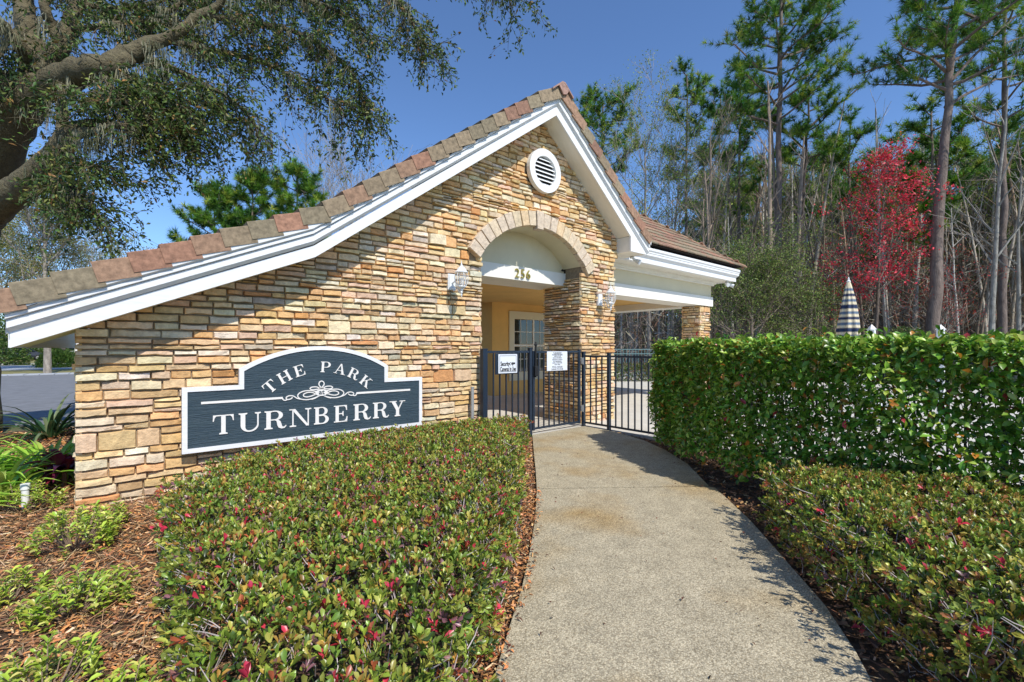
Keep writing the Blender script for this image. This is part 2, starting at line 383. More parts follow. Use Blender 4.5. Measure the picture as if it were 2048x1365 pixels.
def ledge(a0, a1, z0, z1, fn, accept=None, clips=(), big=1.0, trim=None):
    """random ledgestone: bands of blocks, each block split into one to three courses"""
    out = []; z = z0
    while z < z1-.02:
        H = min(R.choice([.07, .085, .12, .15, .17, .19])*big, z1-z)
        if z1-z-H < .05: H = z1-z
        a = a0
        while a < a1-.01:
            W = R.uniform(.22, .70)*big
            if a1-(a+W) < .14: W = a1-a
            k = 1 if H < .1*big else R.choices([1, 2, 3], [.04, .78, .18])[0]
            if H/k < .032: k = max(1, int(H/.04))
            cuts = sorted([0]+[(i+R.uniform(-.22, .22))/k for i in range(1, k)]+[1])
            for q in range(k):
                c0, c1 = z+H*cuts[q], z+H*cuts[q+1]; hh = c1-c0
                m = 1 if W < .3 else (2 if W < .58 or R.random() < .5 else 3)
                if k == 1 and W < .34: m = 1
                xs = sorted([0]+[(i+R.uniform(-.3, .3))/m for i in range(1, m)]+[1])
                for j in range(m):
                    x0, x1 = a+W*xs[j], a+W*xs[j+1]
                    poly = [(x0, c0), (x1, c0), (x1, c1), (x0, c1)]
                    if trim:
                        poly = trim(poly)
                        if not poly: continue
                    for f in clips:
                        poly = clip(poly, f)
                        if len(poly) < 3: break
                    if len(poly) < 3: continue
                    A = abs(sum(poly[i][0]*poly[(i+1) % len(poly)][1]-poly[(i+1) % len(poly)][0]*poly[i][1] for i in range(len(poly))))/2
                    if A < .0009: continue
                    prot = R.uniform(-.024, .014)+(.018 if R.random() < .18 else 0)
                    cx = sum(p[0] for p in poly)/len(poly); cy = sum(p[1] for p in poly)/len(poly)
                    g = stone_geo(poly, prot, fn)
                    if g: out.append((A, fn(cx, cy, 0), g))
            a += W
        z += H
    return out
def f_left(p):   # below left rakes
    return 1
rake_clips = []
def mk(p, q):    # keep points below the line p->q (p left of q)
    nx, nz = -(q[1]-p[1]), q[0]-p[0]
    return lambda s: -((s[0]-p[0])*nx+(s[1]-p[1])*nz)
def rake_trim(poly):
    # choose the half-planes by region (roofline is not convex at the left kink)
    cx = sum(p[0] for p in poly)/4
    if cx < WT[1][0]: f = [mk((.02, 1.64), (WT[1][0], WT[1][1]+.01))]
    elif cx < WT[2][0]: f = [mk(WT[1], WT[2])]
    else: f = [mk(WT[2], WT[3])]
    for g in f: poly = clip(poly, g)
    x0 = min(p[0] for p in poly) if poly else 0
    if not poly: return None
    # opening: portal rectangle and arch ring
    z0 = min(p[1] for p in poly); z1 = max(p[1] for p in poly); x1 = max(p[0] for p in poly)
    zt = min(z1, 2.84)
    if z0 < 2.84:
        if x0 < J0 < x1 and x1 < J1: poly = clip(poly, lambda s: J0-s[0])
        elif x0 >= J0 and x1 <= J1: return None
        elif x0 < J1 < x1 and x0 > J0: poly = clip(poly, lambda s: s[0]-J1)
        elif x0 <= J0 and x1 >= J1: return None
    if z1 > 2.94:
        rr = AR+.10; dz0 = abs(z0-AZ)
        if dz0 < rr:
            hw = math.sqrt(rr*rr-dz0*dz0)
            if x1 > AC-hw and x0 < AC+hw:
                if x0 < AC-hw and x1 < AC+hw: poly = clip(poly, lambda s: (AC-hw)-s[0])
                elif x1 > AC+hw and x0 > AC-hw: poly = clip(poly, lambda s: s[0]-(AC+hw))
                else: return None
    # gable vent
    if len(poly) < 3: return None
    cx = sum(p[0] for p in poly)/len(poly); cy = sum(p[1] for p in poly)/len(poly)
    if (cx-5.97)**2+(cy-4.555)**2 < .30**2: return None
    return poly
front = lambda a, c, d: (a, -d, c)
st = ledge(0, 8.05, -.09, 3.3, front, trim=rake_trim, big=.98)
st += ledge(-.0, 8.15, 3.3, 5.56, front, trim=rake_trim, big=.98)
jamb = lambda a, c, d: (J1-d, a, c)
stj = ledge(.03, 1.06, 0, 2.70, jamb, big=.85)
stj += ledge(.03, .5, 2.70, 2.82, jamb, big=.85)
lend = lambda a, c, d: (0-d, a, c)
stl = ledge(.03, .47, -.09, 1.6, lend)
rend = lambda a, c, d: (8.05+d, a, c)
stl += ledge(.03, 1.06, -.05, 3.1, rend)
jl = lambda a, c, d: (J0+d, a, c)
stl += ledge(.03, .47, 0, 2.84, jl)
MB0 = MB(); MB0.box((J1+.045, .462, -.05), (8.0, 1.04, 2.72))
MB0.build('entry_pier', mortar_m, house)
EYE = Vector((.375, -5.816, 1.45))
allst = [(A*max(.15, (Vector(c)-EYE).normalized().dot(Vector((0, 1, 0))))/(Vector(c)-EYE).length**2, g) for A, c, g in st]
allst += [(.8*A*max(.1, abs((Vector(c)-EYE).normalized().x))/(Vector(c)-EYE).length**2, g) for A, c, g in stj]
# stones behind the sign or shrub still count, the 300 largest are parts
allst.sort(key=lambda t: -t[0])
for k, (imp, g) in enumerate(allst[:300]): g.build('stone', stone_m, facade)
rest = MB()
for imp, g in allst[300:]+[(0, g) for A, c, g in stl]: rest.add(g.v, g.f); rest.c += g.c
tag(rest.build('stonework', stone_m, facade), kind='stuff')
# voussoirs of the arch
ring = MB(); n = 19
a0 = math.asin(1.285/AR)
for i in range(n):
    t0 = -a0+2*a0*i/n+.004; t1 = -a0+2*a0*(i+1)/n-.004
    ks = (i == 9)
    ri, ro = AR+R.uniform(-.006, .006)-(.05 if ks else 0), AR+.25+R.uniform(-.008, .012)+(.03 if ks else 0)
    d = -.055-R.uniform(0, .012)-(.015 if ks else 0)
    P = [(AC+r*math.sin(t), AZ+r*math.cos(t)) for r, t in ((ri, t0), (ri, t1), (ro, t1), (ro, t0))]
    cx = sum(p[0] for p in P)/4; cz = sum(p[1] for p in P)/4
    e = .93; b = MB(); c = R.choice([(.66, .53, .35), (.64, .51, .35), (.62, .50, .37), (.68, .50, .30)])
    vsx = [(a, .05, z) for a, z in P]+[(a, d+.01, z) for a, z in P]+[(cx+(a-cx)*e, d+R.uniform(-.003, .003), cz+(z-cz)*(e+.02)) for a, z in P]
    fs = [(0, 1, 2, 3)]+[(k, (k+1) % 4, (k+1) % 4+4, k+4) for k in range(4)]+[(k+4, (k+1) % 4+4, (k+1) % 4+8, k+8) for k in range(4)]+[(8, 9, 10, 11)]
    b.add(vsx, fs, c); b.build('voussoir', stone_m, facade)
# stucco vault, tympanum, lintel
b = MB(); ap1 = arch_pts(AR+.002, 1.172, 28); ap2 = arch_pts(AR+.010, 1.178, 28)
b.strip(ap1, ap2, .051, .52); vl = b.build('arch_vault', cream_m, house, smooth=False)
b = MB(); b.prism([(J0-.03, 2.70)]+arch_pts(AR+.006, 1.19)+[(J1+.03, 2.70)], .50, .62)
b.prism([(J0-.03, 2.80), (J0-.03, 3.5), (J0-.1, 3.5), (J0-.1, 2.8)], .46, .62)
b.build('tympanum', cream_m, house)
b = MB(); b.box((J0-.03, .46, 2.688), (7.06, 1.23, 2.935)); b.build('lintel_beam', paleband_m, house)
tag(house.children[-1], 'pale beam across the entry carrying the house number')
def text_obj(s, size, m, loc, parent, name, rotx=math.pi/2, rotz=0, ext=.002, sx=1.0, sp=1.0, align='CENTER', bev=0):
    cu = bpy.data.curves.new(name, 'FONT'); cu.body = s; cu.size = size; cu.extrude = ext; cu.align_x = align; cu.align_y = 'CENTER'
    cu.space_character = sp; cu.resolution_u = 3; cu.bevel_depth = bev
    o = bpy.data.objects.new(name, cu); COL.objects.link(o)
    dg = bpy.context.evaluated_depsgraph_get(); me = bpy.data.meshes.new_from_object(o.evaluated_get(dg))
    bpy.data.objects.remove(o); bpy.data.curves.remove(cu)
    me.transform(Matrix.Translation(loc) @ Matrix.Rotation(rotz, 4, 'Z') @ Matrix.Rotation(rotx, 4, 'X') @ Matrix.Diagonal((sx, 1, 1, 1)))
    me.materials.clear(); me.materials.append(m)
    return link(name, me, parent)
for ch, u in (('2', 5.765), ('5', 5.90), ('6', 6.035)):
    text_obj(ch, .235, brass_m, (u, .438, 2.80), house, 'numeral', ext=.008, sx=.95)
# tiny sensor under the vault
b = MB(); b.tube([(6.93, .44, 2.99), (6.93, .40, 2.97)], .022, 8); b.build('sensor', black_m, house)

# --- fascia and crown moulding along the rake -----------------------
def rake_board():
    up = .155; b = MB()
    bot = [(-.37, 1.452), (-.30, 1.452), (2.061, 2.519), (6.08, 5.498), (8.24, 3.72), (8.24, 3.435), (8.80, 3.435)]
    top = [(-.37, 1.575), (2.045, 2.519+.125), (6.08, 5.498+.17), (8.80, 3.44+.03)]
    # front board from quads
    A = [(-.37, 1.452), (2.061, 2.519), (6.08, 5.498), (8.24, 3.735)]; B = [(-.37, 1.582), (2.05, 2.655), (6.08, 5.664), (8.24, 3.90)]
    b.strip([SC_(*p) for p in A], [SC_(*p) for p in B], O, O+.035)
    b.prism([SC_(*p) for p in [(8.24, 3.435), (8.80, 3.435), (8.82, 3.445), (8.24, 3.90)]], O, O+.035)
    return b
rb = rake_board().build('rake_fascia', white_m, house); tag(rb, 'white fascia board following the gable')
def offs(out, up, end=0):
    """rake polyline moved outwards (-v) and up"""
    rk = [SC_(*p) for p in [(-.37-out*.3, 1.452-.0), (2.055-up*.12, 2.519), (6.08, 5.498), (8.80+out*.4, 3.276)]]
    return [(u, O-out, z+up*f) for (u, z), f in zip(rk, (.80, .86, 1, 1))]
prof = [(0.0, .160), (.012, .168), (.044, .200), (.044, .276), (.030, .284), (.066, .292), (.066, .324), (.054, .332), (.088, .352), (.090, .415), (.0, .42)]
b = MB(); rows = [offs(o_, u_) for o_, u_ in prof]; n = 4
vsx = [p for r in rows for p in r]
fs = [(r*n+i, r*n+i+1, (r+1)*n+i+1, (r+1)*n+i) for r in range(len(prof)-1) for i in range(n-1)]
fs += [tuple(r*n for r in range(len(prof))), tuple(r*n+n-1 for r in range(len(prof)-1, -1, -1))]
b.add(vsx, fs); crown = b.build('crown_moulding', white_m, house)
# soffit under the rake (thin boards), boxed eave return at the right
b = MB()
for (a, za), (c, zc) in zip(RK[:4], RK[1:4]):
    b.add([(a, O+.036, za+.012), (c, O+.036, zc+.012), (c, .5, zc+.012), (a, .5, za+.012), (a, O+.036, za+.04), (c, O+.036, zc+.04), (c, .5, zc+.04), (a, .5, za+.04)],
          [(0, 3, 2, 1), (4, 5, 6, 7), (0, 1, 5, 4), (1, 2, 6, 5), (2, 3, 7, 6), (3, 0, 4, 7)])
b.box((8.10, O+.036, 3.400), (8.64, .3, 3.428)); b.box((8.101, O+.036, 3.429), (8.12, .3, 3.70))
b.build('soffit', paleband_m, house)
# rake fascia at the left low end (end board facing the street)
b = MB(); b.box((-.37, O+.036, 1.455), (-.345, 5.8, 1.57)); b.box((-.385, O+.036, 1.572), (-.34, 5.8, 1.85)); b.build('eave_fascia', white_m, house)
# --- roof bodies ----------------------------------------------------
TC = [((.31, .19, .12), 4), ((.27, .205, .13), 5), ((.24, .195, .125), 4), ((.34, .18, .115), 2), ((.27, .15, .10), 3)]
def tcol():
    c = R.choices([x[0] for x in TC], [x[1] for x in TC])[0]; k = R.uniform(.88, 1.1); return tuple(x*k for x in c)
b = MB()
def slab(p, q, v0, v1, t=.05):
    (a, za), (c, zc) = p, q
    b.add([(a, v0, za), (c, v0, zc), (c, v1, zc), (a, v1, za), (a, v0, za+t), (c, v0, zc+t), (c, v1, zc+t), (a, v1, za+t)],
          [(0, 3, 2, 1), (4, 5, 6, 7), (0, 1, 5, 4), (1, 2, 6, 5), (2, 3, 7, 6), (3, 0, 4, 7)])
slab((-.44, 1.77), (2.03, 2.845), -.40, 6.0); slab((2.03, 2.845), (6.02, 5.78), -.40, 6.0); slab((6.02, 5.78), (8.74, 3.58), -.40, 1.8)
roof = b.build('roof', under_m, house); tag(roof, 'brown and terracotta concrete tile roof')
def tile(p, ang, L, v0, width, side=.0, flip=1, thick=.028, col=None, name='roof_tile', parent=None, lift=.0):
    """flat tile: p = lower end (u,z), ang slope, runs L up-slope (u direction flip); side: depth of hanging rake flange"""
    b = MB(); col = col or tcol(); cu, su = math.cos(ang), math.sin(ang)
    def T(s, d, h): return (p[0]+flip*(s*cu-h*su), v0+d, p[1]+s*su+h*cu)
    e = .006
    vs = []
    for s in (0, L):
        vs += [T(s, 0, lift), T(s, width, lift), T(s, width, lift+thick), T(s, e, lift+thick), T(s, 0, lift+thick-e)]
    fs = [(0, 1, 2, 3, 4), (9, 8, 7, 6, 5)]+[(i, (i+1) % 5, (i+1) % 5+5, i+5) for i in range(5)]
    b.add(vs, fs, col)
    if side:
        vs = []
        for s in (0, L): vs += [T(s, 0, lift+thick-.006), T(s, 0, -side), T(s, .028, -side), T(s, .028, lift+thick-.006)]
        b.add([(x, y-(.006 if q_ < 4 else -.003), z) for q_, (x, y, z) in enumerate(vs)], [(0, 1, 2, 3), (7, 6, 5, 4)]+[(i, (i+1) % 4, (i+1) % 4+4, i+4) for i in range(4)], col)
    return b
# rake tiles
K9 = .9935
tl = [.375+(u-.375)*K9 for u in [-.59, -.351, -.115, .137, .38, .609, .85, 1.091, 1.335, 1.584, 1.84, 2.095, 2.33, 2.565, 2.78, 2.996, 3.225, 3.457, 3.675, 3.893, 4.118, 4.344, 4.565, 4.785, 4.999, 5.25, 5.502]]
def ztile(u):
    P = [SC_(-.6, 1.80, K9), SC_(2.05, 3.045, K9), SC_(5.96, 5.915, K9)]
    for (a, za), (c, zc) in zip(P, P[1:]):
        if u <= c: return za+(zc-za)*(u-a)/(c-a)
    return 5.915
for i, u in enumerate(tl):
    nx = tl[i+1] if i+1 < len(tl) else 5.90
    slope = math.atan2(ztile(u+.2)-ztile(u), .2); L = (nx-u)/math.cos(slope)+.045
    ang = slope-rad(8.5)
    tile((u, ztile(u)+.026), ang, L, -.437, .36, side=.15, thick=.034).build('roof_tile', tile_m, roof)
    nb = MB(); cs, ss = math.cos(slope), math.sin(slope)
    def BT(s, h): return (u+s*cs-h*ss, ztile(u)+s*ss+h*cs)
    nb.prism([BT(-.01, -.155), BT(.10, -.155), BT(.10, -.10), BT(-.01, -.10)], -.428, -.34); nb.build('batten', under_m, roof)
tr = [.375+(u-.375)*K9 for u in [6.19, 6.45, 6.68, 6.905, 7.13, 7.36, 7.585, 7.81, 8.04, 8.275, 8.51, 8.76]]
def ztr(u): return 5.905-.822*(u-6.045)
sl_r = math.atan(.822)
for i, u in enumerate(tr[1:]):
    prev = tr[i]; L = (u-prev)/math.cos(sl_r)+.045
    tile((u, ztr(u)+.012), sl_r-rad(6), L, -.437, .36, side=.15, thick=.034, flip=-1).build('roof_tile', tile_m, roof)
# apex cap: bent ridge end tile, then ridge caps running back
def ridge_cap(v0, v1, lift, col, front=False):
    b = MB(); P = [(5.76, 5.77), (5.99, 5.955), (6.06, 5.955), (6.26, 5.78)]
    A = [(u, z+lift) for u, z in P]; B = [(u, z+lift-.03) for u, z in P]
    b.strip(A, B, v0, v1)
    if front:
        F = [(5.90, 5.88), (5.99, 5.945), (6.06, 5.945), (6.15, 5.85), (6.095, 5.77), (6.01, 5.74)]
        b.prism([(u, z+lift) for u, z in F], v0+.002, v0+.03)
    b.c = [col]*len(b.v); return b
ridge_cap(-.475, -.08, .0, (.36, .22, .17), True).build('roof_tile', tile_m, roof)
for k in range(16): ridge_cap(-.12+k*.34, .27+k*.34, -.005, tcol()).build('ridge_tile', tile_m, roof)
# field tiles of the two main slopes (mostly out of sight): joined
fb = MB()
def field(u0, z0, u1, z1, v0, v1, flip):
    L = math.hypot(u1-u0, z1-z0); ang = math.atan2(z1-z0, abs(u1-u0)); k = int(L/.33)
    for i in range(k):
        s = i*.33; v = v0+(i % 2)*.15
        while v < v1:
            t = tile((u0+flip*s*math.cos(ang), z0+s*math.sin(ang)), ang-rad(4), .37, v, .29, flip=flip); fb.add(t.v, t.f); fb.c += t.c
            v += .30
field(-.42, 1.82, 2.03, 2.90, -.09, 5.9, 1); field(2.03, 2.92, 5.90, 5.78, -.09, 5.9, 1); field(8.72, 3.66, 6.15, 5.76, -.09, 1.7, -1)
tag(fb.build('field_tiles', tile_m, roof), kind='stuff')
# --- canopy wing with hip roof ---------------------------------------
EV, EU, EZ = .068, 14.04, 3.72      # eave line (front), right eave, top of gutter moulding
b = MB()   # cornice along the front and right eaves: profile offsets (out, z)
cp = [(-.16, 3.385), (-.04, 3.385), (-.04, 3.50), (-.02, 3.515), (.02, 3.555), (.02, 3.60), (.032, 3.61), (.032, 3.635), (.055, 3.665), (.055, 3.72), (-.16, 3.72)]
def corn(o_, z): return [(8.30, EV+.06-o_, z), (EU-.06+o_, EV+.06-o_, z), (EU-.06+o_, 6.4, z)]
rows = [corn(*p) for p in cp]; n = 3
fs = [(r*n+i, r*n+i+1, (r+1)*n+i+1, (r+1)*n+i) for r in range(len(cp)-1) for i in range(2)]
fs += [tuple(r*n for r in range(len(cp))), tuple(r*n+n-1 for r in range(len(cp)-1, -1, -1))]
b.add([p for r in rows for p in r], fs); cn = b.build('canopy_cornice', white_m, house)
b = MB()   # soffit and bed mould
b.box((8.06, EV+.20, 3.39), (EU-.20, .66, 3.41)); b.box((13.46, .661, 3.39), (EU-.20, 6.4, 3.41))
b.box((8.06, .56, 3.31), (13.52, .66, 3.389)); b.box((8.06, .60, 3.27), (13.50, .66, 3.309))
b.build('canopy_soffit', paleband_m, house)
b = MB(); b.box((8.04, .661, 2.94), (13.43, .95, 3.388)); b.box((13.10, .951, 2.94), (13.43, 6.0, 3.388)); b.build('frieze', cream_m, house)
b = MB(); b.box((8.04, .62, 2.67), (13.47, 1.25, 2.937)); b.box((12.83, 1.251, 2.67), (13.469, 6.2, 2.936)); b.build('canopy_beam', paleband_m, house)
tag(house.children[-1], 'pale band beam under the canopy frieze')
b = MB(); b.box((4.3, 1.24, 2.86), (13.2, 6.3, 2.93)); b.build('ceiling', ochre_m, house)
# pier at the canopy corner
b = MB(); b.box((12.85, .70, 0), (13.36, 1.21, 2.669)); pier = b.build('canopy_pier', mortar_m, house)
tag(pier, 'square stone pier at the far right corner of the canopy')
sp = MB()
for fn_ in (lambda a, c, d: (a, .66-d, c), lambda a, c, d: (a, 1.24+d, c)):
    for A, c, g in ledge(12.81, 13.40, 0, 2.66, fn_, big=.95): sp.add(g.v, g.f); sp.c += g.c
for fn_ in (lambda a, c, d: (12.81-d, a, c), lambda a, c, d: (13.40+d, a, c)):
    for A, c, g in ledge(.66, 1.24, 0, 2.66, fn_, big=.95): sp.add(g.v, g.f); sp.c += g.c
tag(sp.build('stonework', stone_m, pier), kind='stuff')
# hip roof
HS = .75; hv0, hv1 = .03, 6.4; rz = 3.80; hr = (hv1-hv0)/2
b = MB()
b.add([(6.2, hv0, rz), (14.09, hv0, rz), (14.09, hv1, rz), (6.2, hv1, rz), (14.09-hr, hv0+hr, rz+HS*hr), (6.2, hv0+hr, rz+HS*hr)],
      [(0, 1, 4, 5), (1, 2, 4), (2, 3, 5, 4), (3, 0, 5), (0, 3, 2, 1)])
hip = b.build('canopy_roof', under_m, house); tag(hip, 'brown tiled hip roof over the canopy')
ah = math.atan(HS); k = int(hr/math.cos(ah)/.29)
cnt = 0; more = MB()
for i in range(k+1):
    s = i*.29
    v = hv0-.03+s*math.cos(ah); z = rz+.012+s*math.sin(ah)
    u = 8.35+(i % 2)*.16 - (0 if i < 7 else .6); uend = 14.12-s*math.cos(ah)
    while u < uend-.03:
        wd = min(.315, uend-u); c = tcol(); a = ah-rad(4); ca, sa = math.cos(a), math.sin(a)
        def T(x, s_, h): return (x, v+s_*ca-h*sa, z+s_*sa+h*ca)
        tp = min(wd, .33*math.cos(ah)*.8) if u+wd >= uend-.02 else 0
        t = MB(); x0, x1 = u+.003, u+wd-.003
        t.add([T(x0, 0, 0), T(x1, 0, 0), T(x1-tp, .33, 0), T(x0, .33, 0), T(x0, 0, .026), T(x1, 0, .026), T(x1-tp, .33, .026), T(x0, .33, .026)],
              [(0, 3, 2, 1), (4, 5, 6, 7), (0, 1, 5, 4), (1, 2, 6, 5), (2, 3, 7, 6), (3, 0, 4, 7)], c)
        if cnt < 220: t.build('roof_tile', tile_m, hip); cnt += 1
        else: more.add(t.v, t.f); more.c += t.c
        u += .32
for i in range(k+1):   # right hip face
    s = i*.29; u = 14.12-s*math.cos(ah); z = rz+.012+s*math.sin(ah); v = hv0+s*math.cos(ah)+.05
    while v < hv1-s*math.cos(ah)-.1:
        t = tile((u, z), ah-rad(4), .33, v, .31, flip=-1); more.add(t.v, t.f); more.c += t.c; v += .32
tag(more.build('far_field_tiles', tile_m, hip), kind='stuff')
for i in range(14):    # hip caps
    s = -.02+i*.27
    p = Vector((14.12-s, hv0-.02+s, rz+.035+HS*s)); dr = Vector((-1, 1, HS)).normalized(); q = p+dr*.44
    sd_ = Vector((1, 1, 0)).normalized(); up = Vector((0, 0, 1)); b = MB(); c = tcol(); vs = []
    for x, l in ((p, .035), (q, .0)):
        vs += [x-sd_*.13+up*(l-.055), x+up*(l+.015), x+sd_*.13+up*(l-.055), x+sd_*.13+up*(l-.085), x+up*(l-.02), x-sd_*.13+up*(l-.085)]
    b.add(vs, [(0, 1, 2, 3, 4, 5), (11, 10, 9, 8, 7, 6)]+[(j, (j+1) % 6, (j+1) % 6+6, j+6) for j in range(6)], c)
    b.build('hip_tile', tile_m, hip)
# --- rear volumes ------------------------------------------------------
b = MB(); b.box((8.86, 5.2, 0), (13.3, 8.2, 2.86)); b.build('rear_wall', ochre_m, house)
b = MB(); b.box((.35, .47, -.1), (4.55, 5.6, 1.7)); b.box((2.2, .47, 1.7), (4.55, 5.6, 2.9)); b.build('side_wall', ochre_m, house)
# window on the ochre wall
def window(u0, u1, z0, z1, v):
    w_ = empty('window', (0, 0, 0)); child(w_, house)
    b = MB()
    for a, c in (((9.505, v-.045, z0-.27), (9.70, v, z1+.24)), ((u1, v-.045, z0-.27), (u1+.2, v, z1+.24))): b.box(a, c)
    b.box((9.701, v-.045, z1), (u1-.001, v, z1+.24)); b.box((9.701, v-.045, z0-.27), (u1-.001, v, z0)); b.build('frame', win_m, w_)
    xs = [9.70, 10.55, 11.40]
    for s in range(2):
        x0, x1 = xs[s], xs[s+1]
        b = MB(); zm = (z0+z1)/2
        b.box((x1-.035, v-.03, z0), (x1, v-.002, z1)); b.box((x0, v-.03, z0), (x0+.03, v-.002, z1)); b.box((x0+.031, v-.028, zm-.03), (x1-.036, v-.002, zm+.03)); b.build('sash', mull_m, w_)
        for r in range(2):
            za, zb = (z0, zm-.03) if r == 0 else (zm+.03, z1)
            for cx in (1, 2): m_ = MB(); x = x0+.03+(x1-x0-.065)*cx/3; m_.box((x-.010, v-.024, za), (x+.010, v-.003, zb)); m_.build('mullion', mull_m, w_)
            m_ = MB(); m_.box((x0+.031, v-.022, (za+zb)/2-.010), (x1-.036, v-.004, (za+zb)/2+.010)); m_.build('mullion', mull_m, w_)
            for cx in range(3):
                for q in range(2):
                    p = MB(); xa = x0+.03+(x1-x0-.065)*cx/3; xb = x0+.03+(x1-x0-.065)*(cx+1)/3
                    p.box((xa+.011, v-.012, za+(zb-za)*q/2+.011), (xb-.011, v-.006, za+(zb-za)*(q+1)/2-.011)); p.build('pane', glass_m, w_)
    return w_
window(9.7, 11.4, .70, 2.38, 5.2)
# second window on the shaded left side of that block
w2 = empty('window'); child(w2, house); b = MB(); b.box((8.80, 5.9, .6), (8.86, 6.0, 2.45)); b.box((8.80, 6.0, 2.36), (8.86, 7.2, 2.45)); b.box((8.80, 6.0, .6), (8.86, 7.2, .7)); b.box((8.80, 7.2, .6), (8.86, 7.3, 2.45)); b.build('frame', win_m, w2)
b = MB(); b.box((8.84, 6.0, .7), (8.858, 7.2, 2.36)); b.build('pane', glass_m, w2)
# --- gable vent ---------------------------------------------------------
b = MB(); vc = (5.973, 4.553); n = 40
A = [(vc[0]+.378*math.cos(2*math.pi*i/n), vc[1]+.378*math.sin(2*math.pi*i/n)) for i in range(n+1)]
B = [(vc[0]+.255*math.cos(2*math.pi*i/n), vc[1]+.255*math.sin(2*math.pi*i/n)) for i in range(n+1)]
b.strip(A, B, -.085, .0); vent = b.build('gable_vent', white_m, house)
b = MB(); b.prism(B[:-1], -.004, .012); b.build('vent_backing', black_m, vent)
for i in range(7):
    z = vc[1]-.215+i*.072; hw = math.sqrt(max(.256**2-(z-vc[1])**2, .01)); m_ = MB()
    m_.add([(vc[0]-hw, -.066, z-.037), (vc[0]+hw, -.066, z-.037), (vc[0]+hw, -.012, z+.016), (vc[0]-hw, -.012, z+.016), (vc[0]-hw, -.06, z-.022), (vc[0]+hw, -.06, z-.022), (vc[0]+hw, -.008, z+.024), (vc[0]-hw, -.008, z+.024)],
           [(0, 3, 2, 1), (4, 5, 6, 7), (0, 1, 5, 4), (1, 2, 6, 5), (2, 3, 7, 6), (3, 0, 4, 7)]); m_.build('slat', white_m, vent)
# ================================================================== ENTRANCE SIGN
sign = empty('entrance_sign', (2.17, -.08, .37), 'navy carved entrance sign with white border fixed low on the stone wall', 'sign')
def sign_loop(i):
    """outline inset by i"""
    R1 = 1.597-i; cz = -.122; P = [(.80+i, .372+i), (.80+i, 1.048-i), (1.307+i, 1.048-i)]
    hw = 2.165-1.307-i; a0 = math.asin(hw/R1)
    for k in range(25): t = -a0+2*a0*k/24; P.append((2.165+R1*math.sin(t), cz+R1*math.cos(t)))
    P += [(3.023-i, 1.048-i), (3.535-i, 1.048-i), (3.535-i, .372+i)]
    return P
b = MB(); b.prism(sign_loop(.02), -.098, -.05); b.build('board', board_m, sign)
b = MB(); A = sign_loop(0); B = sign_loop(.046); b.strip(A+[A[0]], B+[B[0]], -.108, -.045); b.build('frame', signw_m, sign)
def stemp(x, w, y0=0, y1=1, sb=True, st=True, o=.085, t=.055):
    g = [[(x, y0), (x+w, y0), (x+w, y1), (x, y1)]]
    for on, y, d in ((sb, y0, 1), (st, y1, -1)):
        if on: g += [[(x-o, y), (x+w+o, y), (x+w+o, y+d*t), (x+w, y+d*t*1.6), (x, y+d*t*1.6), (x-o, y+d*t)]]
    return g
def bowl(x0, x1, y0, y1, w, t):
    """right-hand bowl as strip (A outer, B inner) from top-left to bottom-left"""
    A, B = [(x0, y1)], [(x0, y1-t)]; cy = (y0+y1)/2; ry = (y1-y0)/2; xs = x0+(x1-x0)*.38; rx = x1-xs
    for k in range(13):
        a = math.pi/2-math.pi*k/12; A.append((xs+rx*math.cos(a), cy+ry*math.sin(a))); B.append((xs+(rx-w)*math.cos(a), cy+(ry-t)*math.sin(a)))
    A.append((x0, y0)); B.append((x0, y0+t)); return ('s', A, B)
